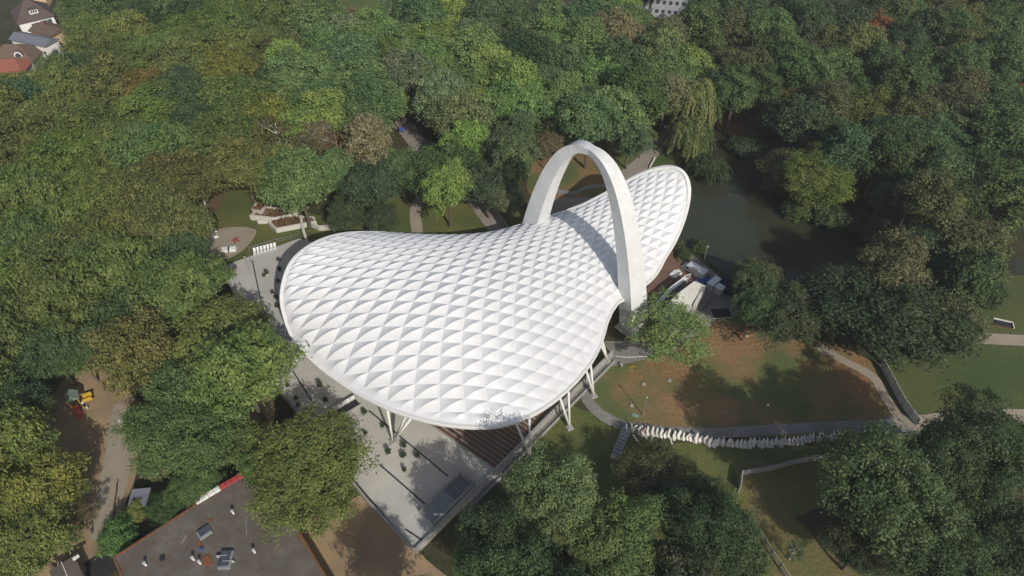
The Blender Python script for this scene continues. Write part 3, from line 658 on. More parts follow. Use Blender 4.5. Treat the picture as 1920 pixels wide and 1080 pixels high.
def lumpy(name, label, cat, px, py, dims, m, seed, rz=0, parts=None):
    p = g(px, py); t = thing(name, label, cat, p.to_tuple(), rz); bm = bmesh.new(); bmesh.ops.create_icosphere(bm, subdivisions=4, radius=1)
    rg = random.Random(seed); ph = [rg.uniform(0, 6) for _ in range(6)]
    for v in bm.verts:
        c = v.co; k = 1 + .12 * math.sin(4 * c.x + ph[0]) * math.cos(5 * c.y + ph[1]) + .07 * math.sin(11 * c.x + ph[2] + 6 * c.z) + .05 * math.cos(13 * c.y + ph[3])
        sx = math.copysign(abs(c.x) ** .6, c.x); sy = math.copysign(abs(c.y) ** .6, c.y)
        v.co = Vector((sx * dims[0] * k, sy * dims[1] * k, max(0, (c.z + .25)) / 1.25 * dims[2] * k))
    me = bpy.data.meshes.new('sheet'); bm.to_mesh(me); bm.free(); me.materials.append(M[m]); o = bpy.data.objects.new('sheet', me); col.objects.link(o); o.parent = t
    mb = MB().tube([(-dims[0] * .9, 0, .06), (0, 0, dims[2] * 1.12), (dims[0] * .9, 0, .06)], .035, 5).build('rope', 'grey_metal', t)
    return t
lumpy('tarpaulin_pile', 'crumpled blue tarpaulin heap right behind the white van', 'tarpaulin', 1314, 535, (1.5, 2.6, 1.2), 'blue', 3, -.9)
lumpy('tarpaulin_pile', 'black covered heap at the pond corner beside the pale tanks', 'tarpaulin', 1366, 541, (2.2, 3.0, 1.8), 'navy', 4, .8)
lumpy('tarpaulin_pile', 'white crumpled sheet lying on the stage deck', 'tarpaulin', 1266, 519, (1.4, .9, .35), 'white', 5, .6).location.z = .9
for (px, py, dx, dy, hz, lb) in ((1336, 538, 3.4, 1.6, 1.9, 'long pale grey tank between the blue heap and the black heap'), (1347, 548, 1.8, 1.8, 1.7, 'small greenish square tank in front of the long pale tank')):
    pile('storage_tank', lb, 'tank', px, py, [('body', 'block_grey', (0, 0, hz / 2), (dx, dy, hz)), ('lid', 'white', (0, 0, hz + .04), (dx * .98, dy * .98, .08)), ('rib', 'grey_metal', (dx * .25, 0, hz / 2), (.08, dy + .06, hz * .95)), ('rib', 'grey_metal', (-dx * .25, 0, hz / 2), (.08, dy + .06, hz * .95))], .75)
pile('wheelie_bin', 'whitish box half hidden by trees at the right of the backstage yard', 'bin', 1377, 567, [('body', 'block_grey', (0, 0, .5), (.7, .7, 1.0)), ('lid', 'white', (0, 0, 1.04), (.76, .76, .08))], .4)
wallthing('kerb_wall', 'thin pale kerb between the backstage yard and the pond bank', [(1257, 463), (1272, 474), (1290, 490)], .25, 0, .5)
pile('service_hatch', 'dark rectangular opening in the paving right of the backstage building', 'hatch', 1352, 588, [('frame', 'concrete', (0, 0, .1), (4.4, 3.0, .2)), ('grating', 'dark', (0, 0, .21), (4.0, 2.6, .03))], .1)
railing('railing', G((1290, 607), (1310, 590), (1331, 568)), 1.0, 'dark thin handrail on the slope right of the backstage building', mat_='dark')
# fence behind the arch
railing('railing', G((1044, 362), (1072, 368), (1100, 355), (1140, 350)), 1.2, 'grey mesh fence seen through the arch', step=2.0, panel='grey_metal')
wallthing('garden_wall', 'thin pale kerb wall beside the path near the roof tip', [(1218, 316), (1228, 298)], .25, 0, .5)
wallthing('garden_wall', 'low dark edged wall along the lit path left of the arch', [(946, 420), (955, 438)], .3, 0, .8, 'concrete')
# ------------------------------------------------------------------ building site row of slabs
def along(pts, step):
    P = [g(*p) for p in pts]; out = []; carry = 0
    for a, b in zip(P[:-1], P[1:]):
        L = (b - a).length; d = carry
        while d < L: out.append((a + (b - a) * (d / L), dirz(a, b))); d += step
        carry = d - L
    return out
def l_block(m, label, group):
    t = thing('concrete_element', label, 'concrete element', group=group)
    mb = MB(); mb.add([(-.62, -.10, 0), (.62, -.10, 0), (.62, .45, 0), (-.62, .45, 0), (-.62, -.10, .12), (.62, -.10, .12), (.62, .45, .10), (-.62, .45, .10)], [(3, 2, 1, 0), (4, 5, 6, 7), (0, 1, 5, 4), (1, 2, 6, 5), (2, 3, 7, 6), (3, 0, 4, 7)]); mb.build('foot', m, t)
    mb = MB(); mb.add([(-.62, .0, .1), (.62, .0, .1), (.62, .14, .1), (-.62, .14, .1), (-.56, .25, 1.15), (.56, .25, 1.15), (.56, .36, 1.15), (-.56, .36, 1.15)], [(3, 2, 1, 0), (4, 5, 6, 7), (0, 1, 5, 4), (1, 2, 6, 5), (2, 3, 7, 6), (3, 0, 4, 7)]); mb.build('upstand', m, t); return t
src = None; lb = 'pale leaning concrete element in the long row beside the grey path'
ROW = along([(1178, 809), (1190, 806), (1206, 812), (1240, 815), (1290, 822), (1330, 831), (1372, 836), (1420, 835), (1470, 831), (1530, 824), (1580, 817)], .78)
for i, (p, a) in enumerate(ROW):
    if src is None: src = l_block('block_white', lb, 'pale concrete elements beside the grey path'); o = src; o.location = p; o.rotation_euler.z = a + R(62)
    else: o = copy_thing(src, p, a + R(62) + rng.uniform(-.22, .22))
    k = rng.uniform(1.0, 1.3); o.scale = (k, k * 1.25, rng.choice([.6, .75, .85, .95, 1.05])); o.location.x += rng.uniform(-.15, .15); o.location.y += rng.uniform(-.25, .25)
ROW = along([(1172, 812), (1166, 826), (1158, 845), (1151, 866)], .72)
src = None
for i, (p, a) in enumerate(ROW):
    if src is None: src = l_block('block_grey', 'bluish grey concrete slab in the short row leading down from the path bend', 'grey concrete slabs below the path bend'); o = src; o.location = p; o.rotation_euler.z = a + R(90)
    else: o = copy_thing(src, p, a + R(90) + rng.uniform(-.08, .08))
    o.scale = (1.3, 1.25, .8)
for i, (a, b, lb) in enumerate((((1186, 815), (1196, 828), 'short timber plank beside the person at the path bend'), ((1208, 816), (1214, 825), 'pale plank at the end of the row of concrete elements'), ((1225, 824), (1221, 832), 'small white plank lying inside the curved pipe'))):
    A_, B_ = g(*a), g(*b); pile('plank', lb, 'plank', (a[0] + b[0]) / 2, (a[1] + b[1]) / 2, [('board', 'block_white', (0, 0, .12), ((B_ - A_).length, .3, .12)), ('batten', 'wood', (.2, 0, .03), (.1, .5, .06))], dirz(A_, B_))
t = thing('curved_pipe', 'white pipe bent in an arc on the ground beside the concrete elements', 'pipe', g(1240, 825).to_tuple())
pts = [g(*p, .18) for p in ((1219, 829), (1222, 820), (1230, 814), (1240, 813), (1250, 817), (1257, 824), (1260, 832))]
o = MB().tube(pts, .14, 8).build('tube', 'white_concrete', t, True); o.location = -t.location
for q in (pts[0], pts[-1]): o = MB().tube([q + Vector((0, 0, -.17)), q + Vector((0, 0, .05))], .2, 8).build('collar', 'grey_metal', t); o.location = -t.location
t = thing('ground_pipe', 'thin pale pipe lying along the top edge of the orange lawn', 'pipe', g(1180, 668).to_tuple())
o = MB().tube([g(*p, .12) for p in ((1150, 662), (1156, 668), (1175, 670), (1212, 668))], .09, 7).build('tube', 'white_concrete', t, True); o.location = -t.location
o = MB().box((0, 0, .1), (.4, .4, .2)).build('clamp', 'grey_metal', t)
for (px, py, lb) in ((1207, 721, 'pale round cover in the grass between two similar covers'), (1255, 714, 'round cover on the lawn farthest from the roof'), (1184, 761, 'pale round cover on bare orange soil close to the path')):
    t = thing('manhole_cover', lb, 'manhole cover', g(px, py).to_tuple())
    MB().tube([(0, 0, 0), (0, 0, .22)], [.36, .33], 16).build('ring', 'concrete', t); MB().tube([(0, 0, .2), (0, 0, .25)], .27, 14).build('lid', 'concrete', t)
t = thing('yellow_hoop', 'bright yellow hoop lying on the grass near the props', 'hoop', g(1187, 692).to_tuple())
MB().tube([(math.cos(a_ * .45) * .6, math.sin(a_ * .45) * .6, .06) for a_ in range(11)], .07, 6).build('tube', 'yellow', t)
MB().box((.6, 0, .06), (.2, .2, .12)).build('handle', 'dark', t)
pile('cable_drum', 'small dark heap by the yellow hoop on the lawn', 'cable drum', 1164, 686, [('drum', 'concrete', (0, 0, .3), (.6, .6, .6)), ('cable', 'dark', (0, 0, .3), (.75, .4, .5))], .7)
pile('ground_mat', 'flat green mat on the lawn beside the path', 'mat', 1191, 779, [('mat', 'teal_roof', (0, 0, .09), (1.3, .7, .12)), ('hem', 'grey_metal', (0, .33, .1), (1.32, .06, .07))], -.4)
pile('timber_stack', 'orange tinted timber stack at the tree edge of the lawn', 'timber stack', 1391, 632, [('plank', 'clay', (0, 0, .15), (2.2, .3, .3)), ('plank', 'block_white', (.2, .5, .12), (2.0, .25, .2)), ('plank', 'clay', (-.1, .25, .4), (1.8, .28, .15))], -.35)
# ------------------------------------------------------------------ fences
def panel_fence(name, label, pts, h, m, step, slats=False, th=.08, z0=.02):
    P = [g(*p) for p in pts]; t = thing(name, label, 'fence', (P[0].x, P[0].y, 0)); k = 0
    for a, b in zip(P[:-1], P[1:]):
        n = max(1, round((b - a).length / step)); rz = dirz(a, b); L = (b - a).length / n
        for i in range(n):
            c = a + (b - a) * ((i + .5) / n) - P[0]
            if slats:
                mb = MB(); ns_ = max(3, int(L / .28))
                for j in range(ns_):
                    dx = (j + .5) / ns_ * L - L / 2; mb.box((c.x + math.cos(rz) * dx, c.y + math.sin(rz) * dx, h / 2), (.13, th, h - .1), rz)
                mb.box((c.x, c.y, h * .25), (L, th * .5, .08), rz).box((c.x, c.y, h * .8), (L, th * .5, .08), rz); mb.build('panel', m, t)
            else: MB().box((c.x, c.y, h / 2 + z0 + rng.uniform(-.04, .04)), (L - .06, th, h), rz + rng.uniform(-.03, .03)).build('panel', m, t)
            q = a + (b - a) * (i / n) - P[0]; MB().box((q.x, q.y, h / 2 + .05), (.12, .14, h + .12), rz).build('post', 'grey_metal', t); k += 1
    return t
panel_fence('panel_fence', 'run of pale grey slabs along the footpath towards the lower path', [(1652, 690), (1672, 728), (1690, 762), (1718, 800)], 2.2, 'white_concrete', 2.2)
panel_fence('panel_fence', 'long grey fence running diagonally below the grey path', [(1390, 892), (1445, 882), (1500, 868), (1560, 856), (1620, 838), (1700, 818)], 1.7, 'grey_metal', 2.4)
panel_fence('panel_fence', 'short grey fence end turning down from the corner post', [(1388, 893), (1384, 925)], 2.0, 'white_concrete', 1.8)
panel_fence('slatted_fence', 'slatted grey fence with dark gaps along the brown clearing at the bottom', [(1402, 970), (1420, 1002), (1445, 1040), (1478, 1090)], 1.7, 'white_concrete', 1.9, True)
panel_fence('panel_fence', 'low rusty edge along the playground path near the flat roof', [(222, 905), (216, 950), (213, 985)], .5, 'rust', 2.0)
# sand pit by the right path
t = thing('timber_pit', 'dark sunken pit edged with pale timber beside the upper right path', 'pit', g(1881, 608).to_tuple(), -.35)
MB().box((0, 0, .09), (3.3, 1.6, .12)).build('floor', 'dark', t); MB().box((0, .9, .2), (3.6, .18, .4)).box((1.75, 0, .2), (.18, 1.7, .4)).build('timber_edge', 'block_white', t); MB().box((0, -.9, .12), (3.6, .18, .2)).build('near_edge', 'wood', t)
# ------------------------------------------------------------------ playground
t = thing('play_tower', 'yellow and red wooden play tower with a green pitched roof', 'play tower', g(148, 762).to_tuple(), .5)
for sx in (-.8, .8):
    for sy in (-.8, .8): MB().box((sx, sy, 1.6), (.14, .14, 3.2)).build('post', 'yellow', t)
MB().box((0, 0, 1.3), (1.7, 1.7, .12)).build('platform', 'wood', t)
MB().add([(-1.15, -1.1, 3.0), (1.15, -1.1, 3.0), (1.15, 1.1, 3.0), (-1.15, 1.1, 3.0), (0, -1.1, 4.1), (0, 1.1, 4.1)], [(0, 4, 5, 3), (1, 2, 5, 4), (0, 1, 4), (2, 3, 5), (0, 3, 2, 1)]).build('roof', 'teal_roof', t)
MB().box((1.9, .3, .9), (1.6, 1.3, .1)).box((1.9, .95, 1.3), (1.6, .08, .8)).box((1.9, -.35, 1.3), (1.6, .08, .8)).box((1.3, .3, .45), (.1, 1.1, .9)).build('side_deck', 'yellow', t)
MB().add([(-.4, -.85, 1.3), (.4, -.85, 1.3), (.4, -3.1, .15), (-.4, -3.1, .15), (-.4, -.85, 1.15), (.4, -.85, 1.15), (.4, -3.1, 0), (-.4, -3.1, 0)], [(0, 3, 2, 1), (4, 5, 6, 7), (0, 4, 7, 3), (1, 2, 6, 5), (0, 1, 5, 4), (3, 7, 6, 2)]).build('ramp', 'red', t)
for sx in (-.45, .45): MB().tube([(sx, -.85, 1.9), (sx, -3.1, .8)], .05, 6).build('handrail', 'red', t)
for (px, py, dx, dy, rz, lb) in ((132, 858, 2.0, .8, .9, 'pale board lying in the shade below the play tower'), (228, 790, 1.6, 1.1, .6, 'whitish mottled board beside the playground path')):
    pile('board', lb, 'board', px, py, [('sheet', 'white_concrete', (0, 0, .25), (dx, dy, .12)), ('leg', 'wood', (.3, 0, .1), (.12, dy * .9, .2)), ('leg', 'wood', (-.3, 0, .1), (.12, dy * .9, .2))], rz)
# people
def person(px, py, label, top, bottom, z0=0, rz=0, hgt=1.7, walk=.25, kind_='person'):
    root = thing('person', label, 'person', g(px, py, z0).to_tuple(), rz); k = hgt / 1.72
    J = {'pel': (0, 0, .93), 'w': (0, 0, 1.08), 'ch': (0, .01, 1.3), 'nk': (0, .01, 1.46), 'hd': (0, .02, 1.56), 'ht': (0, .02, 1.66),
         'hl': (-.1, 0, .88), 'kl': (-.11, walk * .35, .5), 'al': (-.11, -walk * .1, .09), 'tl': (-.11, walk * .1 + .14, .03),
         'hr': (.1, 0, .88), 'kr': (.11, -walk * .1 + .03, .49), 'ar': (.11, -walk, .10), 'tr': (.11, -walk + .15, .03),
         'sl': (-.18, 0, 1.4), 'el': (-.25, -.04, 1.14), 'wl': (-.25, .1, .92), 'fl': (-.25, .15, .84), 'sr': (.18, 0, 1.4), 'er': (.25, -.02, 1.14), 'wr': (.26, .1, .93), 'fr': (.26, .15, .85)}
    E = ['pel w', 'w ch', 'ch nk', 'nk hd', 'hd ht', 'pel hl', 'hl kl', 'kl al', 'al tl', 'pel hr', 'hr kr', 'kr ar', 'ar tr', 'ch sl', 'sl el', 'el wl', 'wl fl', 'ch sr', 'sr er', 'er wr', 'wr fr']
    rad = {'pel': .15, 'w': .14, 'ch': .16, 'nk': .06, 'hd': .1, 'ht': .09, 'hl': .1, 'hr': .1, 'kl': .065, 'kr': .065, 'al': .045, 'ar': .045, 'tl': .035, 'tr': .035, 'sl': .07, 'sr': .07, 'el': .045, 'er': .045, 'wl': .032, 'wr': .032, 'fl': .03, 'fr': .03}
    names = list(J); me = bpy.data.meshes.new('body'); me.from_pydata([tuple(c * k for c in J[n]) for n in names], [(names.index(a), names.index(b)) for a, b in (e.split() for e in E)], [])
    o = bpy.data.objects.new('body', me); col.objects.link(o); o.parent = root
    sk = o.modifiers.new('skin', 'SKIN'); ss = o.modifiers.new('sub', 'SUBSURF'); ss.levels = ss.render_levels = 1
    for i, n in enumerate(names):
        sv_ = me.skin_vertices[0].data[i]; sv_.radius = (rad[n] * k, rad[n] * .8 * k if n in ('ch', 'w', 'pel') else rad[n] * k); sv_.use_root = (n == 'pel')
    me.materials.append(M['skin'])
    mb = MB().tube([(0, 0, .88 * k), (0, 0, 1.05 * k), (0, .01, 1.3 * k), (0, .01, 1.44 * k)], [.19 * k, .18 * k, .2 * k, .12 * k], 12)
    for sx in (-1, 1): mb.tube([(sx * .15 * k, 0, 1.41 * k), (sx * .24 * k, -.03, 1.2 * k)], [.095 * k, .075 * k], 8)
    mb.build('top', top, root, True)
    mb = MB()
    for h_, kn, an in (('hl', 'kl', 'al'), ('hr', 'kr', 'ar')): mb.tube([tuple(c * k for c in J[h_]), tuple(c * k for c in J[kn]), tuple(c * k for c in J[an])], [.13 * k, .09 * k, .075 * k], 8)
    mb.tube([(0, 0, .8 * k), (0, 0, .98 * k)], .185 * k, 10); mb.build('trousers', bottom, root, True)
    MB().tube([(0, .0, 1.56 * k), (0, -.01, 1.66 * k), (0, 0, 1.74 * k)], [.108 * k, .118 * k, .05 * k], 10).build('hair', 'hair', root, True)
person(1206, 812, 'person in a pink top walking beside the path bend near the concrete elements', 'shirt_pink', 'clay', rz=2.6)
person(160, 762, 'person in a white top and dark trousers standing next to the play tower', 'shirt', 'jeans', rz=.8, walk=.15)
person(166, 768, 'small child in pale clothes behind the adult at the play tower', 'shirt', 'shirt', rz=1.2, hgt=1.1, walk=.1)
# ------------------------------------------------------------------ flat roofed hall, bottom left
hall = thing('flat_roof_hall', 'low building with a stained dark flat roof in the bottom left corner', 'building', g(400, 1000).to_tuple()); HZ = 4.2
HP = [g(*p, HZ) for p in ((214, 1046), (460, 887), (520, 935), (568, 1010), (640, 1130), (420, 1260), (250, 1130))]
hp2 = [(p.x, p.y) for p in HP]; OFF = Vector((-hall.location.x, -hall.location.y, 0))
def hadd(o): o.location = OFF; return o
ctr = Vector((sum(p[0] for p in hp2) / len(hp2), sum(p[1] for p in hp2) / len(hp2)))
ins = [tuple(ctr + (Vector(p) - ctr) * .985) for p in hp2]
hadd(MB().prism(ins, 0, HZ - .35).build('wall', 'concrete', hall)); hadd(MB().prism(hp2, HZ - .347, HZ).build('roof', 'roof_felt', hall))
hadd(MB().wall(hp2, .3, HZ + .003, HZ + .16, True).build('roof_edge', 'rust', hall))
def strip(a, b, n, m, nm, off=.35, zt=HZ + .45, dz=.5):
    A_, B_ = g(*a, zt), g(*b, zt); rz = dirz(A_, B_); L = (B_ - A_).length / n
    for i in range(n):
        c = A_ + (B_ - A_) * ((i + .5) / n); hadd(MB().box((c.x, c.y, zt), (L - .06, .75, dz), rz).build(nm, m, hall))
strip((367, 942), (412, 915), 4, 'white', 'fascia_panel'); strip((412, 915), (455, 890), 4, 'red', 'fascia_panel')
for (px, py) in ((438, 963), (478, 1036), (274, 1060), (364, 1050), (376, 1057)):
    p = g(px, py, HZ) - Vector((hall.location.x, hall.location.y, 0)); v_ = MB().tube([(p.x, p.y, HZ - .05), (p.x, p.y, HZ + .9)], .16, 8).build('roof_vent', 'white', hall); MB().tube([(p.x, p.y, HZ + .88), (p.x, p.y, HZ + 1.05), (p.x, p.y, HZ + 1.15)], [.28, .26, .08], 8).build('cowl', 'block_grey', v_)
def hbox(px, py, d, m, nm, rz, z=HZ, par=None):
    p = g(px, py, z) - Vector((hall.location.x, hall.location.y, 0)); return MB().box((p.x, p.y, z + d[2] / 2), d, rz).build(nm, m, par or hall)
hr = dirz(HP[0], HP[1])
s_ = hbox(384, 1000, (1.9, 1.5, .45), 'grey_metal', 'skylight', hr); hbox(384, 998, (1.6, 1.2, .5), 'glass', 'skylight_glass', hr, HZ, s_)
s_ = hbox(425, 1052, (2.6, 1.8, .6), 'grey_metal', 'skylight', hr + .9); hbox(424, 1050, (2.3, 1.5, .66), 'glass', 'skylight_glass', hr + .9, HZ, s_)
for i in (-1, 1): hbox(424 + i * 6, 1050 + i * 5, (.08, 1.6, .7), 'block_grey', 'glazing_bar', hr + .9, HZ, s_)
hbox(390, 1052, (1.2, 1.9, .12), 'rust', 'leaf_litter', hr); hbox(376, 1022, (.5, 1.5, .06), 'rust', 'leaf_litter', hr + .2); hbox(379, 1031, (.5, .45, .4), 'blue', 'bucket', hr)
hbox(395, 975, (.8, .5, .05), 'rust', 'leaf_litter', .3); hbox(345, 1012, (1.4, .12, .08), 'grey_metal', 'cable_duct', 1.3); hbox(462, 990, (2.4, .12, .08), 'grey_metal', 'cable_duct', 1.9); hbox(305, 1048, (.7, .6, .35), 'dark', 'hatch', .4)
ann = thing('annex_shed', 'low grey roofed annex with a dark yard beside the flat dark roof', 'shed', g(170, 1075).to_tuple(), hr)
MB().box((-2.2, 0, 1.3), (3.2, 4.6, 2.6)).build('wall', 'concrete', ann); MB().box((-2.2, 0, 2.7), (3.6, 5.0, .2)).build('roof', 'roof_felt', ann)
MB().box((1.6, 0, .05), (3.8, 4.6, .1)).build('yard_floor', 'dark', ann); MB().box((-.3, 1.9, 2.9), (.9, .5, .15)).build('roof_board', 'white', ann)
MB().box((-2.2, .3, 2.83), (.08, 5.0, .06)).build('roof_seam', 'white', ann)
shd = thing('garden_shed', 'small grey roofed shed half under the trees right of the playground path', 'shed', g(272, 946).to_tuple(), .1)
MB().box((0, 0, 1.1), (2.6, 2.6, 2.2)).build('wall', 'wood', shd); MB().add([(-1.5, -1.5, 2.2), (1.5, -1.5, 2.2), (1.5, 1.5, 2.5), (-1.5, 1.5, 2.5), (-1.5, -1.5, 2.32), (1.5, -1.5, 2.32), (1.5, 1.5, 2.62), (-1.5, 1.5, 2.62)], [(3, 2, 1, 0), (4, 5, 6, 7), (0, 1, 5, 4), (1, 2, 6, 5), (2, 3, 7, 6), (3, 0, 4, 7)]).build('roof', 'slate', shd)
# ------------------------------------------------------------------ houses at the top left
def house(name, label, p1, p2, eave, depth, rise, wallm, roofm, ridge='along', wins=(), over=.5, hip=0.0, dormer=False, cat='house', chim=None):
    A_, B_ = g(*p1, eave), g(*p2, eave); rz = dirz(A_, B_); L = (B_ - A_).length
    t = thing(name, label, cat, (A_.x, A_.y, 0), rz)
    MB().box((L / 2, depth / 2, eave / 2), (L, depth, eave)).build('wall', wallm, t)
    x0, x1, y0, y1 = -over, L + over, -over, depth + over; zt = eave + rise
    if rise <= 0.3: MB().box((L / 2, depth / 2, eave + .16), (L + .6, depth + .6, .3)).build('roof', roofm, t)
    else:
        if ridge == 'along': r0, r1 = (x0 + hip, (y0 + y1) / 2, zt), (x1 - hip, (y0 + y1) / 2, zt)
        else: r0, r1 = ((x0 + x1) / 2, y0 + hip, zt), ((x0 + x1) / 2, y1 - hip, zt)
        c = [(x0, y0, eave), (x1, y0, eave), (x1, y1, eave), (x0, y1, eave)]
        v = c + [r0, r1] + [(a, b, z + .01 - .25) for a, b, z in c]
        f = [(0, 1, 5, 4), (2, 3, 4, 5), (3, 0, 4), (1, 2, 5)] if ridge == 'along' else [(0, 1, 4), (1, 2, 5, 4), (2, 3, 5), (3, 0, 4, 5)]
        f += [(9, 8, 7, 6)] + [(6 + i, 6 + (i + 1) % 4, (i + 1) % 4, i) for i in range(4)]
        ro = link_mesh('roof', v, f, roofm, t)
        if hip < .5 :
            if ridge == 'along':
                for X in (.02, L - .02): pass
            gm = MB()
            if ridge == 'along':
                for X, s_ in ((0, -1), (L, 1)): gm.add([(X, 0, eave), (X, depth, eave), (X, depth / 2, zt - .35), (X - .2 * s_, 0, eave), (X - .2 * s_, depth, eave), (X - .2 * s_, depth / 2, zt - .35)], [(0, 1, 2), (3, 5, 4), (0, 2, 5, 3), (1, 4, 5, 2)])
            gm.v and gm.build('gable', wallm, t)
        if dormer:
            d = MB().box((L * .55, depth * .2, eave + rise * .45), (2.6, 2.2, 1.4)).build('dormer', wallm, ro); MB().box((L * .55, depth * .2, eave + rise * .45 + .76), (3.0, 2.6, .12)).build('dormer_roof', roofm, d)
            for k in (-.7, 0, .7): MB().box((L * .55 + k, depth * .2 - 1.12, eave + rise * .45 + .05), (.5, .05, .9)).build('pane', 'glass', d)
        if chim: MB().box((L * chim, depth * .5, zt + .3), (.7, .7, 1.3)).build('chimney', 'clay', ro)
    for (fx, z, w_, h_) in wins:
        w1 = MB().box((L * fx, -.02, z), (w_, .08, h_)).build('window', 'glass', t); MB().box((L * fx, -.03, z - h_ / 2 - .06), (w_ + .3, .2, .1)).build('sill', 'white', w1)
    return t
house('villa', 'white house with a dark brown hipped roof and dormer at the top left', (34, 44), (99, 29), 6.2, 12, 4.6, 'white', 'tile_brown', wins=((.72, 4.6, 1.3, 1.5), (.85, 4.6, 1.3, 1.5), (.38, 4.4, 1.2, 1.4), (.9, 1.8, 1.4, 1.6), (.6, 1.8, 1.2, 1.5)), hip=5, dormer=True)
house('villa', 'peach walled house with a greyish brown roof between two white houses', (56, 57), (98, 66), 5.6, 6.5, 1.2, 'peach', 'tile_brown2', ridge='along', wins=((.75, 3.6, .9, 1.0), (.35, 3.6, .9, 1.0)), chim=.3)
house('villa', 'white walled house with a blue grey slate roof at the left edge', (20, 73), (84, 86), 5.6, 5, 1.3, 'white', 'slate', wins=((.7, 3.4, 1.0, .9), (.9, 3.0, 1.0, .9)))
h4 = house('villa', 'brown tiled house with an arched white window in the roof at the left edge', (-25, 120), (60, 116), 3.4, 11, 3.6, 'concrete', 'tile_brown2', hip=5)
t_ = MB().tube([(9.6, 1.6, 4.9), (9.6, 3.4, 4.9)], 1.3, 16).build('eyebrow_window', 'tile_brown2', h4); MB().tube([(9.6, 1.5, 4.9), (9.6, 1.62, 4.9)], 1.2, 16).build('frame', 'white', t_); MB().tube([(9.6, 1.42, 4.9), (9.6, 1.5, 4.9)], .85, 16).build('pane', 'glass', t_)
house('villa', 'red tiled roofed house at the left edge above the wood', (-30, 142), (40, 138), 3.2, 10, 2.6, 'concrete', 'tile_red', hip=3)
house('outbuilding', 'small reddish roof peeping out behind the white house', (60, -6), (82, -8), 4, 7, 2, 'peach', 'tile_red')
aB = house('office_block', 'pale grey building with rows of windows at the top edge', (1196, -16), (1292, -8), 8.5, 12, 1.8, 'block_grey', 'slate', wins=tuple((k / 8 + .05, z, 1.2, 1.4) for k in range(8) for z in (2.2, 5.4)), cat='building')
house('garage', 'small dark pitched roofed shed in front of the pale grey building', (1204, 14), (1220, 19), 2.6, 5, 1.4, 'block_grey', 'slate', cat='garage')
for (px, py, m, lb) in ((1236, 27, 'van_white', 'tiny white car parked in front of the pale grey building'), (1243, 34, 'slate', 'tiny grey car nearest the golden tree at the top')):
    t = thing('parked_car', lb, 'car', g(px, py).to_tuple(), .9)
    MB().box((0, 0, .6), (4.3, 1.75, .7), 0, .96).build('body', m, t); MB().box((-.2, 0, 1.2), (2.3, 1.6, .55), 0, .8).build('cabin', 'glass', t)
    for x in (-1.35, 1.35):
        for y in (-.8, .8): MB().tube([(x, y - .1, .32), (x, y + .1, .32)], .32, 10).build('wheel', 'tyre', t)
t = thing('blue_sign', 'small bright blue board beside the path behind the trees', 'sign', g(755, 252).to_tuple(), .2)
MB().box((0, 0, 1.6), (1.6, .08, 1.2)).build('board', 'blue', t)
for x in (-.7, .7): MB().box((x, .08, 1.0), (.08, .08, 2.0)).build('post', 'grey_metal', t)
# ------------------------------------------------------------------ trees
def crown_mesh(name, seed, rad=5.0, cz=10.5, sz=5.2, ncl=70, per=115, leaf=.36, cr=(1.0, 1.8), shape='dome', open_=0.0):
    rg = np.random.default_rng(seed); Cs = []; Ns = []; Cl = []
    lob = rg.uniform(.75, 1.2, 9); ph = rg.uniform(0, 6.28, 3)
    for k in range(ncl):
        # well spread directions, biased to the upper hemisphere
        zf = 1 - 1.55 * ((k + .5) / ncl) ** 1.0; th = k * 2.39996 + rg.uniform(-.4, .4); rr = math.sqrt(max(0, 1 - zf * zf))
        dv = np.array([rr * math.cos(th), rr * math.sin(th), zf])
        lobe = 1 + .17 * math.sin(2 * th + ph[0]) + .12 * math.sin(5 * th + ph[1] + 2 * zf) + .10 * math.sin(7 * zf + ph[2] + th) + rg.uniform(-.20, .12)
        if shape == 'ovate': lobe *= 1 - .25 * max(0, zf)
        c = dv * np.array([rad, rad, sz]) * .80 * lobe; c[2] += cz
        if zf < -.3: c[:2] *= .8
        r = rg.uniform(*cr); nl = int(per * (r / cr[1]) ** 1.6 * (1.15 if zf > 0 else .7))
        d = rg.normal(0, 1, (nl, 3)); d[:, 2] += .35; d += dv * .6; d /= np.linalg.norm(d, axis=1)[:, None]
        rad_l = r * rg.uniform(.35, 1.28, nl)[:, None] ** .85
        wob = 1 + .32 * np.sin(d[:, :1] * 7 + k) * np.cos(d[:, 1:2] * 6 + k * 2)
        pts = c + d * rad_l * wob * np.array([1, 1, .72])
        Cs.append(pts); Ns.append(d * .8 + np.array([0, 0, .5])); Cl.append(np.clip(rg.uniform(0, 1) * .6 + rg.uniform(0, .4, nl), 0, 1))
    # a few inner leaves fill the heart of the crown
    n2 = int(ncl * per * .14 * (1 - open_)); d = rg.normal(0, 1, (n2, 3)); d /= np.linalg.norm(d, axis=1)[:, None]
    pts = d * rg.uniform(.25, .72, n2)[:, None] * np.array([rad, rad, sz]) + np.array([0, 0, cz])
    P1 = leaves(np.vstack(Cs), np.vstack(Ns), leaf, rg, droop=3.0 if shape == 'feather' else 0, aspect=2.2 if shape == 'feather' else 1.5)
    P2 = leaves(pts, np.tile([0, 0, 1.0], (n2, 1)), leaf * 1.9, rg)
    return quad_mesh(name, np.vstack([P1, P2]), np.concatenate(Cl + [rg.uniform(0, .5, n2)]), 'leaf')
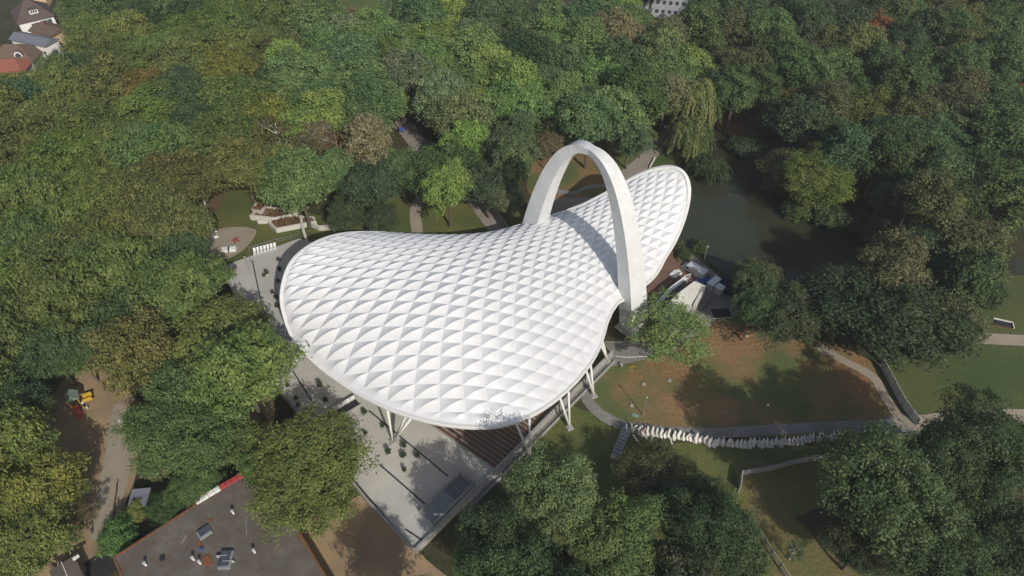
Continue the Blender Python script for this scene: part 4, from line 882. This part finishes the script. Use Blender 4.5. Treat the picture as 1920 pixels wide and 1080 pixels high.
def trunk_mesh(name, seed, top=13.0, r0=.32, spread=3.2, m='bark', nl=7, bare=False):
    rg = random.Random(seed); mb = MB(); pts = []; x = y = 0
    for i in range(6):
        pts.append((x, y, top * i / 5)); x += rg.uniform(-.25, .25); y += rg.uniform(-.25, .25)
    mb.tube(pts, [r0 * (1 - .8 * i / 5) for i in range(6)], 7)
    for k in range(nl):
        h = top * rg.uniform(.35, .85); a = k * 2.4 + rg.uniform(-.4, .4); L = spread * rg.uniform(.7, 1.2)
        q = pts[min(5, int(h / top * 5))]; p0 = Vector((q[0], q[1], h)); p2 = p0 + Vector((math.cos(a) * L, math.sin(a) * L, L * .75)); p1 = (p0 + p2) / 2 + Vector((0, 0, -.2 * L * .3))
        mb.tube([p0, p1, p2], [r0 * .38, r0 * .25, r0 * .1], 5)
        if bare:
            for _ in range(3):
                b = a + rg.uniform(-.9, .9); l2 = L * .5; s_ = p1 + (p2 - p1) * rg.uniform(.1, .8); mb.tube([s_, s_ + Vector((math.cos(b) * l2, math.sin(b) * l2, l2 * .5))], [r0 * .13, r0 * .04], 4)
    me = bpy.data.meshes.new(name); me.from_pydata(mb.v, [], mb.f); me.update(); me.materials.append(M[m]); return me
def willow_mesh(name, seed):
    rg = np.random.default_rng(seed); C = []; N_ = []; Cl = []
    for k in range(34):
        th = k * 2.39996; r = 4.0 * math.sqrt((k + .5) / 34); top = 15.0 - .20 * r * r + rg.uniform(-1.4, .9); hx, hy = r * math.cos(th), r * math.sin(th); cl = rg.uniform(0, 1)
        # rounded head
        n = 130; d = rg.normal(0, 1, (n, 3)); d /= np.linalg.norm(d, axis=1)[:, None]; d[:, 2] = np.abs(d[:, 2])
        C.append(d * .95 * rg.uniform(.6, 1, (n, 1)) + np.array([hx, hy, top - .7])); N_.append(d); Cl.append(np.full(n, cl))
        for q in range(9):
            a2 = q * .7 + rg.uniform(-.2, .2); L = rg.uniform(3.0, 8.0) * (.5 + .55 * r / 4.0); n = int(16 * L); t = np.sort(rg.uniform(0, 1, n))
            ox = math.cos(a2) * (.85 + .5 * t) + math.cos(th) * .6 * t; oy = math.sin(a2) * (.85 + .5 * t) + math.sin(th) * .6 * t
            C.append(np.stack([hx + ox, hy + oy, top - .8 - t * L], -1) + rg.normal(0, .11, (n, 3))); N_.append(np.stack([ox, oy, 0 * ox + .4], -1)); Cl.append(np.clip(cl + rg.normal(0, .12, n), 0, 1))
    C = np.vstack(C); N_ = np.vstack(N_); n = len(C)
    Nn = N_ + rg.normal(0, .35, (n, 3)); Nn /= np.linalg.norm(Nn, axis=1)[:, None]
    b = np.tile([0, 0, -1.0], (n, 1)) + rg.normal(0, .15, (n, 3)); a = np.cross(Nn, b); a /= np.linalg.norm(a, axis=1)[:, None]
    s = rg.uniform(.3, .65, n)[:, None]; A_ = b * s; B_ = a * .10
    P = np.stack([C - A_ * .6, C - B_, C + A_, C + B_], 1); keep_ = P[:, :, 2].min(1) > .3
    return quad_mesh(name, P[keep_], np.concatenate(Cl)[keep_], 'leaf')
KIN = {}
def kind(key, crowns, trunk): KIN[key] = (crowns, trunk)
TB = trunk_mesh('trunk', 1); TP = trunk_mesh('trunk', 2, 14.5, .26, 2.4, 'birch_bark', 9, True)
kind('broad', [crown_mesh('crown', 10 + i, rad=5.0, ncl=105, per=190, leaf=.25, cr=(.75, 1.6)) for i in range(5)], TB)
kind('near', [crown_mesh('crown', 70 + i, rad=5.0, ncl=180, per=190, leaf=.155, cr=(.5, 1.2)) for i in range(4)], TB)
kind('tall', [crown_mesh('crown', 20 + i, rad=4.2, cz=10.0, sz=6.6, ncl=110, per=170, leaf=.25, cr=(.7, 1.4), shape='ovate') for i in range(3)], TB)
kind('feather', [crown_mesh('crown', 30 + i, rad=5.0, cz=10.2, sz=5.4, ncl=105, per=190, leaf=.22, cr=(.7, 1.55), shape='feather') for i in range(4)], TB)
kind('sparse', [crown_mesh('crown', 40 + i, rad=3.6, cz=9.5, sz=6.6, ncl=60, per=42, leaf=.24, cr=(.7, 1.3), open_=.9, shape='feather') for i in range(2)], TP)
kind('young', [crown_mesh('crown', 50, rad=5.0, cz=9.6, sz=5.4, ncl=110, per=110, leaf=.19, cr=(.5, 1.1), open_=.8)], TB)
kind('willow', [willow_mesh('crown', 60)], TB)
kind('bush', [crown_mesh('crown', 80 + i, rad=5.0, cz=3.4, sz=4.2, ncl=60, per=170, leaf=.34, cr=(1.0, 1.8)) for i in range(3)], trunk_mesh('stem', 3, 4.5, .22, 2.5, nl=6))
HT = {'broad': 15.7, 'near': 15.7, 'tall': 16.6, 'feather': 15.6, 'sparse': 16, 'young': 15, 'willow': 14.8, 'bush': 7.6}
CZ = {'broad': 10.5, 'near': 10.5, 'tall': 10.0, 'feather': 10.2, 'sparse': 9.5, 'young': 9.6, 'willow': 10.5, 'bush': 3.6}
RR = {'broad': 5.3, 'near': 5.3, 'tall': 4.4, 'feather': 5.3, 'sparse': 3.8, 'young': 5.0, 'willow': 5.2, 'bush': 5.2}
SZR = {'broad': 5.2, 'near': 5.2, 'tall': 6.2, 'feather': 5.2, 'sparse': 6.6, 'young': 5.0, 'willow': 4.5, 'bush': 3.8}
TREES = []
NAMEK = {'broad': 'broadleaf_tree', 'near': 'broadleaf_tree', 'tall': 'tall_tree', 'feather': 'beech_tree', 'sparse': 'birch_tree', 'young': 'young_tree', 'willow': 'willow_tree', 'bush': 'bush'}
def tree(kd, x, y, s, h, colr, label=None):
    """kd kind, world x,y, crown radius s (m), height h (m)"""
    crowns, tr = KIN[kd]; me = crowns[rng.randrange(len(crowns))]
    sx = s / RR[kd]; szz = h / HT[kd]
    root = bpy.data.objects.new(NAMEK[kd], None); root.empty_display_size = .5; col.objects.link(root); root.location = (x, y, 0); root.scale = (sx * (xk := rng.uniform(.9, 1.12)), sx / xk, szz); root.rotation_euler = (0, 0, rng.uniform(0, 6.28))
    c = bpy.data.objects.new('crown', me); col.objects.link(c); c.parent = root; c.color = (*colr, 1)
    t = bpy.data.objects.new('trunk' if kd != 'bush' else 'stem', tr); col.objects.link(t); t.parent = root
    TREES.append(dict(o=root, x=x, y=y, s=s, h=h, kd=kd, c=colr, label=label)); return root
def tree_px(kd, px, py, rpx, h, colr, label=None):
    """crown centre at a pixel of the photo, crown radius in pixels"""
    hc = h * CZ[kd] / HT[kd]; p = g(px, py, hc); d = cs * p.y - sn * (p.z - H)
    return tree(kd, p.x, p.y, rpx * d / F, h, colr, label)
OL = (.142, .172, .048); OLY = (.178, .188, .045); OG = (.122, .165, .048); MG = (.098, .152, .050); BG = (.070, .115, .046); DG = (.056, .088, .036)
LG = (.125, .180, .045); PG = (.14, .16, .08); BR = (.150, .130, .070); RUST = (.24, .115, .05); GOLD = (.22, .19, .05); DD = (.05, .07, .035); SG = (.105, .135, .070)
E_ = [  # dark crowns on the right carry the lens vignette in their colour
 ('near', 582, 880, 128, 14, OL, 'large round olive yellow tree between the plaza and the flat dark roof'),
 ('near', 352, 812, 108, 15, MG, 'big bright green tree right of the sandy playground'),
 ('feather', 408, 645, 98, 16, OL, 'olive and gold tree crowding the left edge of the plaza'),
 ('young', 1260, 622, 84, 10.5, (.165, .23, .075), 'light green airy tree in front of the near foot of the arch'),
 ('near', 1038, 922, 86, 24, (.135, .185, .075), 'pale green lumpy tree below the right side of the seating'),
 ('near', 1165, 1020, 100, 18, (.115, .165, .055), 'green tree at the bottom edge right of the plaza corner'),
 ('near', 930, 1045, 95, 20, DG, 'dark tree at the bottom edge beside the plaza corner'),
 ('near', 1330, 1000, 92, 17, DG, 'dark green tree left of the slatted fence at the bottom'),
 ('near', 1235, 895, 82, 9, (.085, .10, .04), 'dense brownish green tree beside the row of grey slabs'),
 ('near', 1650, 920, 122, 25, (.085, .125, .05), 'large dark mottled tree below the long grey fence'),
 ('near', 1845, 838, 105, 22, DG, 'dark tree below the path at the right edge'),
 ('near', 1755, 868, 86, 23, (.06, .09, .038), 'dark tree between the long grey fence and the right edge trees'),
 ('near', 1870, 1000, 105, 16, (.055, .085, .035), 'dark green tree filling the bottom right corner'),
 ('near', 1740, 1030, 98, 19, DG, 'deep green tree at the bottom, left of the corner tree'),
 ('near', 1615, 1025, 70, 12, (.06, .08, .035), 'mottled green tree at the bottom beside the brown clearing'),
 ('broad', 1700, 610, 108, 17, (.055, .078, .035), 'broad dark green tree above the white panel fence'),
 ('broad', 1590, 570, 85, 15, (.045, .070, .034), 'dark tree on the pond bank above the footpath'),
 ('broad', 1480, 590, 72, 12, (.065, .085, .038), 'mid green tree by the yard at the pond corner'),
 ('feather', 1428, 520, 44, 10, (.10, .11, .045), 'yellowish green tree leaning over the near pond bank'),
 ('broad', 1800, 470, 88, 18, (.105, .115, .048), 'pale olive tree with rounded heads right of the pond'),
 ('broad', 1720, 480, 60, 16, (.055, .095, .04), 'green tree between the pond and the pale olive tree'),
 ('near', 1530, 335, 80, 15, (.125, .165, .040), 'round yellow green tree on the far bank of the pond'),
 ('broad', 1470, 310, 45, 10, (.10, .10, .045), 'brownish green tree at the left end of the far bank'),
 ('willow', 1312, 185, 46, 15, (.19, .22, .085), 'tall weeping willow at the head of the pond'),
 ('willow', 1296, 248, 44, 11, (.15, .185, .07), 'lower weeping willow trailing over the path beside the pond'),
 ('willow', 1330, 310, 40, 5, (.060, .090, .040), 'low dark willow spreading over the water behind the roof tip'),
 ('tall', 1365, 125, 50, 15, (.105, .11, .045), 'tall brownish green tree just beyond the weeping willow'),
 ('tall', 1190, 175, 66, 22, (.070, .115, .035), 'huge round bright green tree above the top of the arch'),
 ('tall', 985, 105, 55, 22, (.045, .085, .034), 'tall deep green tree beyond the arch with a dark gap on its right'),
 ('broad', 1216, 65, 32, 12, GOLD, 'golden yellow tree in front of the grey building at the top'),
 ('broad', 830, 320, 72, 15, (.075, .115, .040), 'mid green tree in front of the path behind the roof'),
 ('broad', 955, 285, 52, 16, (.105, .135, .065), 'pale green tree left of the top of the arch'),
 ('broad', 915, 350, 48, 14, (.07, .10, .05), 'blue green tree beside the path left of the arch'),
 ('feather', 1028, 275, 26, 12, BR, 'slim tan coloured tree just left of the arch top'),
 ('broad', 700, 345, 62, 14, (.060, .090, .045), 'dark blue green tree behind the far edge of the roof'),
 ('broad', 650, 400, 42, 8, (.070, .10, .045), 'low green tree touching the far left edge of the roof'),
 ('broad', 715, 410, 38, 7, (.065, .09, .045), 'low dull green tree left of the yellow grass strip'),
 ('sparse', 525, 270, 44, 18, (.115, .105, .045), 'tall thin birch with a bare white trunk behind the lawn'),
 ('sparse', 578, 300, 36, 16, (.11, .10, .045), 'brownish birch right of the tall white trunked birch'),
 ('sparse', 635, 285, 28, 16, (.16, .105, .045), 'reddish brown birch in front of dark trees'),
 ('bush', 222, 1005, 36, 4.5, (.085, .16, .045), 'bright green bush at the corner of the flat dark roof'),
 ('near', 310, 950, 38, 6, (.06, .105, .035), 'small green tree at the edge of the flat roof'),
 ('near', 365, 905, 48, 8, MG, 'green tree overhanging the white and red parapet'),
 ('broad', 300, 870, 34, 8, (.11, .12, .045), 'small brownish green tree right of the playground path'),
 ('feather', 95, 660, 60, 15, BG, 'dark green tree at the left edge of the playground'),
 ('near', 150, 665, 48, 12, MG, 'green tree just above the play tower'),
 ('feather', 78, 915, 76, 14, OLY, 'yellow olive tree at the left edge below the playground'),
 ('feather', 128, 915, 36, 9, OL, 'small olive tree leaning over the playground sand'),
 ('broad', 268, 790, 40, 9, OG, 'low green tree between the playground path and the big bright green tree'),
 ('young', 150, 975, 34, 7, BR, 'thin brownish tree over the sand near the bottom left corner'),
 ('feather', 50, 1022, 76, 13, OL, 'olive tree in the bottom left corner'),
 ('broad', 45, 760, 50, 14, BG, 'dark green tree at the left edge beside the playground'),
 ('broad', 1210, 200, 40, 16, MG, None),
 ('broad', 1640, 60, 34, 17, RUST, 'rust orange tree among the dark wood at the top right'),
 ('broad', 1905, 185, 26, 15, RUST, 'rust coloured tree at the right edge'),
 ('broad', 1850, 95, 34, 16, (.135, .15, .045), 'yellow green tree in the top right of the wood'),
 ('broad', 1630, 215, 66, 16, (.115, .135, .035), 'big yellow green tree beyond the pond'),
 ('broad', 1480, 195, 32, 14, (.13, .12, .035), 'small golden olive tree beyond the willow'),
 ('tall', 1680, 115, 32, 17, (.145, .14, .075), 'pale sage tree in the middle of the right hand wood'),
 ('tall', 1750, 120, 36, 16, (.14, .135, .07), 'pale sage tree right of another pale sage tree'),
 ('tall', 1500, 110, 48, 16, (.085, .09, .045), 'dull brown green tree with a pale top beyond the willow'),
 ('broad', 275, 175, 50, 19, (.165, .13, .035), 'tawny orange green tree in the middle of the left wood'),
 ('broad', 735, 110, 26, 19, LG, 'light green narrow tree beside a dark gap in the wood'),
 ('feather', 660, 50, 26, 15, BR, 'pale bare looking tree next to the yellow field'),
 ('bush', 1455, 345, 26, 4.5, (.10, .12, .045), 'brownish green bush at the left foot of the round yellow green tree'),
 ('bush', 1495, 392, 28, 4.5, (.095, .14, .045), 'green bush on the water edge below the round yellow green tree'),
 ('bush', 1560, 405, 34, 5.5, (.08, .12, .045), 'dark green bush on the water edge right of the round yellow green tree'),
 ('bush', 1625, 425, 34, 5, (.06, .085, .04), 'dark bush at the shaded far end of the water'),
 ('bush', 1405, 275, 38, 4, (.055, .085, .04), 'low spreading bush at the far end of the pond'),
 ('bush', 1280, 478, 16, 2.5, (.07, .10, .035), 'small bush on the pond bank by the white van'),
 ('bush', 1313, 462, 16, 2.5, (.075, .105, .035), 'small bush on the pond bank below the roof tip'),
 ('bush', 1265, 455, 14, 2.0, (.08, .10, .04), 'small bush hugging the edge of the far roof lobe'),
 ('sparse', 1490, 1035, 20, 5, (.06, .09, .04), 'tiny lone tree in the brown clearing at the bottom'),
 ('bush', 1145, 1000, 10, 2, (.06, .08, .035), None),
]
for kd, px, py, rpx, h, c_, lb in E_: tree_px(kd, px, py, rpx, h, c_, lb)
# what has to stay clear of crowns in the photo (screen outlines), and where no trunk may stand (ground outlines)
KEEP = [
 [(525,560),(545,490),(600,450),(680,432),(960,428),(985,400),(1030,320),(1095,270),(1140,285),(1185,335),(1260,305),(1300,350),(1290,400),(1225,520),(1230,600),(1140,690),(1000,790),(880,805),(700,755),(545,635)],
 [(400,475),(470,440),(560,440),(600,450),(530,520),(525,600),(560,760),(690,760),(735,870),(700,930),(785,1042),(935,885),(1150,760),(1150,670),(560,640),(520,560),(470,560)],
 [(388,352),(418,340),(425,372),(470,378),(560,395),(625,430),(560,460),(430,478),(398,470)],
 [(748,375),(772,372),(790,398),(830,415),(880,405),(905,385),(945,400),(985,428),(740,434)],
 [(1170,330),(1205,285),(1235,250),(1258,245),(1240,280),(1300,300),(1290,330),(1180,345)],
 [(1300,330),(1360,300),(1420,310),(1450,360),(1500,405),(1560,430),(1590,480),(1540,505),(1430,490),(1380,500),(1330,520),(1240,490)],
 [(1215,530),(1265,465),(1340,520),(1375,545),(1370,590),(1330,640),(1200,640)],
 [(1120,670),(1170,680),(1340,640),(1390,640),(1530,650),(1640,680),(1680,690),(1740,790),(1680,830),(1480,880),(1400,885),(1410,960),(1480,1060),(1430,1000),(1380,940),(1330,840),(1280,820),(1160,860),(1150,880),(1000,860),(1080,760)],
 [(1920,565),(1862,575),(1832,630),(1835,660),(1790,720),(1690,700),(1735,785),(1920,775)],
 [(105,755),(165,705),(205,705),(235,755),(235,860),(205,985),(110,1040),(150,950),(160,880),(110,850)],
 [(110,1080),(215,1040),(455,900),(470,925),(560,1000),(600,1080)],
 [(595,1010),(640,965),(690,945),(765,1040),(750,1080),(600,1080)],
 [(1395,895),(1440,885),(1490,970),(1590,1080),(1480,1080),(1410,970)],
 [(0,0),(88,0),(126,45),(118,92),(86,108),(64,112),(58,128),(0,142)],
 [(610,0),(730,0),(690,12),(655,28),(640,20)],
 [(1190,0),(1290,0),(1290,16),(1245,32),(1200,18)],
 [(745,222),(780,222),(788,275),(756,280)], [(1282,108),(1312,112),(1312,122),(1290,126)],
 [(474,750),(500,745),(500,785),(482,810)], [(1070,310),(1125,300),(1150,345),(1120,370),(1060,370)],
 [(1875,520),(1920,530),(1920,560),(1890,556)], [(256,880),(284,880),(280,930),(240,930)],
]
GROUND = [
 [(1300,300),(1345,245),(1400,262),(1445,305),(1465,352),(1512,408),(1590,445),(1680,466),(1735,505),(1730,540),(1640,545),(1520,550),(1400,535),(1345,510),(1250,470)],
 [(400,480),(560,440),(900,440),(985,470),(1160,360),(1310,330),(1330,480),(1400,560),(1345,640),(1150,690),(1150,760),(780,1060),(690,950),(500,740)],
 [(90,1080),(210,1040),(470,880),(620,1090),(620,1300),(0,1300)],
 [(-60,-60),(130,-30),(130,60),(110,110),(60,150),(-60,190)],
 [(1160,-60),(1300,-60),(1300,20),(1180,25)], [(110,740),(240,740),(230,960),(110,1060)], [(1840,480),(1960,520),(1990,600),(1780,520)],
]
def ok_tree(x, y, s, h, kd, tol=.84):
    gx, gy = proj(x, y, 0)
    for P in GROUND:
        if inpoly(gx, gy, P): return False
    cz = h * CZ[kd] / HT[kd]; sz = SZR[kd] * h / HT[kd]
    pts = [proj(x, y, cz), proj(x, y, cz + sz * .95)]
    for k in range(12):
        a = k * math.pi / 6; pts.append(proj(x + s * tol * math.cos(a), y + s * tol * math.sin(a), cz + sz * .15))
        if k % 2: pts.append(proj(x + s * tol * .7 * math.cos(a), y + s * tol * .7 * math.sin(a), cz - sz * .55))
    vis = False
    for q in pts:
        if -40 < q[0] < 1960 and -60 < q[1] < 1120: vis = True
        for P in KEEP:
            if inpoly(q[0], q[1], P): return False
    return vis
def palette(gx, gy):  # leaf colours darker on the right: lens vignette put into the colour
    u = rng.random()
    if gx < 560 and gy < 760:
        t = [OL, OG, OG, OL, MG, LG, OLY, BG, OG, (.13, .135, .045)]
        if gy < 130: t = [OG, MG, BG, OG, LG, MG]
    elif gx < 560: t = [MG, OG, OL, BG]
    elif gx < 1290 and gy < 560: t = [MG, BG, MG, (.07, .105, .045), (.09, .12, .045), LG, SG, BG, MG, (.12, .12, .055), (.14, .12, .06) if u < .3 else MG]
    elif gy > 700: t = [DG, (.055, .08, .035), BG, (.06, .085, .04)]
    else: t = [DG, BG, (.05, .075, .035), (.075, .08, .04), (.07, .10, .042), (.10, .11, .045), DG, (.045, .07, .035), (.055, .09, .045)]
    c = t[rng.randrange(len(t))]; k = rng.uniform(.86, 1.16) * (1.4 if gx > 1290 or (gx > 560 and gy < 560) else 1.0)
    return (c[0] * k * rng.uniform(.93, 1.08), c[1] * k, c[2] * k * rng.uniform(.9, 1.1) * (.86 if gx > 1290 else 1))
def pass_(n, rs, hs, kinds, sep, zone=None, tol=.84, cap=999):
    cnt = 0
    for _ in range(n):
        if cnt >= cap: break
        y = rng.uniform(38, 305); hw = 95 + .72 * y; x = rng.uniform(-hw, hw)
        gx, gy = proj(x, y, 0)
        if zone and not zone(gx, gy): continue
        kd = kinds(gx, gy); s = rng.uniform(*rs); h = rng.uniform(*hs)
        if kd == 'tall': s *= .85; h *= 1.08
        if any((t['x'] - x) ** 2 + (t['y'] - y) ** 2 < (sep * (t['s'] + s)) ** 2 for t in TREES): continue
        if not ok_tree(x, y, s, h, kd, tol): continue
        tree(kd, x, y, s, h, palette(gx, gy)); cnt += 1
def kf(gx, gy):
    if gx < 560: return rng.choice(['feather', 'feather', 'broad'])
    return rng.choice(['broad', 'broad', 'tall', 'feather'])
tree('near', -3.5, 27, 8, 22, DG, None); tree('near', 0.5, 37, 6.5, 21, BG, 'deep green tree at the bottom edge nearest the plaza corner'); tree('near', 6, 31, 7, 22, DG, None); tree('near', -14, 33, 5.5, 17, MG, None)
pass_(9000, (7.0, 9.4), (17, 22), kf, .60)
pass_(9000, (5.0, 6.8), (14, 19), kf, .58)
pass_(7000, (3.2, 4.6), (9, 14), kf, .62)
pass_(5000, (1.8, 2.8), (2.6, 4.5), lambda a, b: 'bush', .62, cap=90)
print('TREES', len(TREES))

# ------------------------------------------------------------------ drop what the photo cannot show, then say which tree is which
def visible_cells():
    W_, H_ = 240, 135; zb = np.full((H_, W_), 1e9); idm = np.full((H_, W_), -1, int); yy, xx = np.mgrid[0:H_, 0:W_]; X = xx * 8 + 4; Y = yy * 8 + 4
    rp = [proj(*toW(float(_r[i] * math.cos(math.radians(_t[i]))), float(_r[i] * math.sin(math.radians(_t[i]))))+ (float(base_z(np.float64(_r[i] * math.cos(math.radians(_t[i]))), np.float64(_r[i] * math.sin(math.radians(_t[i]))))),)) if False else None for i in range(0)]
    order = []
    for i, t in enumerate(TREES):
        cz = t['h'] * CZ[t['kd']] / HT[t['kd']]; px, py = proj(t['x'], t['y'], cz); d = cs * t['y'] - sn * (cz - H)
        rx = t['s'] * F / d; szz = SZR[t['kd']] * t['h'] / HT[t['kd']]; ry = math.hypot(t['s'] * .7, szz * .7) * F / d
        t['px'], t['py'] = px, py
        m = ((X - px) / rx) ** 2 + ((Y - py) / ry) ** 2 < 1; m &= d < zb; zb[m] = d; idm[m] = i
    for i, t in enumerate(TREES): t['vis'] = int((idm == i).sum())
visible_cells()
keep = []
for t in TREES:
    if t['vis'] < 3 and not t['label']:
        for ch in list(t['o'].children): bpy.data.objects.remove(ch)
        bpy.data.objects.remove(t['o'])
    else: keep.append(t)
TREES[:] = keep
LM = [('the top left white house', 75, 45), ('the left edge houses', 30, 115), ('the yellow field at the top', 670, 10), ('the top of the arch', 1095, 285), ('the weeping willows', 1300, 215),
      ('the rust orange tree', 1640, 60), ('the pond', 1400, 380), ('the roof tip', 1290, 340), ('the zigzag planters', 530, 400), ('the long pale wall', 390, 390), ('the play tower', 148, 745),
      ('the flat dark roof', 380, 1000), ('the left rim of the roof', 525, 560), ('the round bright green tree', 1190, 175), ('the golden yellow tree', 1216, 65), ('the tawny tree', 275, 175),
      ('the big yellow green tree', 1630, 215), ('the timber pit', 1880, 605), ('the white panel fence', 1690, 750), ('the slatted fence', 1440, 1030), ('the plaza corner', 780, 1040),
      ('the grey building', 1240, 5), ('the tall white trunked birch', 540, 300), ('the blue board', 755, 240), ('the long grey fence', 1540, 860), ('the tall deep green tree', 985, 105), ('the curved pipe', 1240, 820)]
def tone(c):
    r_, g_, b_ = c; v = r_ + g_
    if r_ > g_ * 1.6: return 'rust coloured'
    if r_ > g_ * 1.12: return 'brownish'
    if r_ > g_ * .97: return 'yellow olive' if v > .26 else 'dull olive'
    if r_ > g_ * .78: return 'olive green' if v > .2 else 'dark olive'
    if v > .2: return 'fresh green'
    if v > .145: return 'mid green'
    return 'dark green' if v > .105 else 'very dark green'
ORD = ['nearest', 'second nearest', 'third nearest', 'fourth nearest', 'fifth nearest', 'sixth nearest', 'seventh nearest', 'eighth nearest', 'ninth nearest', 'tenth nearest', 'eleventh nearest', 'twelfth nearest']
CATN = {'broad': 'tree', 'near': 'tree', 'tall': 'tall tree', 'feather': 'beech', 'sparse': 'birch', 'young': 'tree', 'willow': 'willow', 'bush': 'bush'}
GRP = {'broad': 'round crowned trees of the park wood', 'near': 'round crowned trees of the park wood', 'tall': 'tall crowned trees of the park wood', 'feather': 'beeches of the park wood', 'bush': 'bushes along the edges of the wood', 'willow': 'weeping willows by the pond', 'sparse': 'birches behind the roof', 'young': 'round crowned trees of the park wood'}
buck = {}
for t in TREES:
    t['o']['category'] = 'bush' if t['kd'] == 'bush' else 'tree'; t['o']['group'] = GRP[t['kd']]
    if t['label']: t['o']['label'] = t['label']; continue
    j = min(range(len(LM)), key=lambda q: (LM[q][1] - t['px']) ** 2 + (LM[q][2] - t['py']) ** 2)
    dx, dy = t['px'] - LM[j][1], t['py'] - LM[j][2]
    rel = ('right of' if dx > 0 else 'left of') if abs(dx) > abs(dy) else ('below' if dy > 0 else 'beyond')
    buck.setdefault((tone(t['c']), t['kd'] if t['kd'] != 'near' else 'broad', rel, j), []).append(t)
for (tn, kd, rel, j), L_ in buck.items():
    L_.sort(key=lambda t: (LM[j][1] - t['px']) ** 2 + (LM[j][2] - t['py']) ** 2)
    for i, t in enumerate(L_):
        form = {'broad': 'round crowned tree', 'tall': 'tall tree', 'feather': 'feathery beech', 'bush': 'low bush', 'sparse': 'thin birch', 'young': 'airy tree', 'willow': 'willow'}[kd]
        t['o']['label'] = ('%s %s %s %s' % (tn, form, rel, LM[j][0])) if len(L_) == 1 else '%s %s %s %s, %s' % (tn, form, rel, LM[j][0], ORD[min(i, 11)])
cnt_ = {}
for t in TREES: cnt_[t['kd']] = cnt_.get(t['kd'], 0) + 1
print('TREES kept', len(TREES), cnt_)

# ------------------------------------------------------------------ thin volume added to lift the shadows like a lens veil
hz = MB().box((0, 560, 70), (1700, 1500, 142)).build('veil_volume', None); hz['kind'] = 'stuff'
hm = bpy.data.materials.new('veil_volume'); hm.use_nodes = True; n_ = hm.node_tree; n_.nodes.clear()
ho = n_.nodes.new('ShaderNodeOutputMaterial'); hv = n_.nodes.new('ShaderNodeVolumePrincipled'); hv.inputs['Density'].default_value = .00022; hv.inputs['Color'].default_value = (.86, .90, .95, 1); hv.inputs['Anisotropy'].default_value = .1
n_.links.new(hv.outputs[0], ho.inputs['Volume']); hz.data.materials.append(hm)
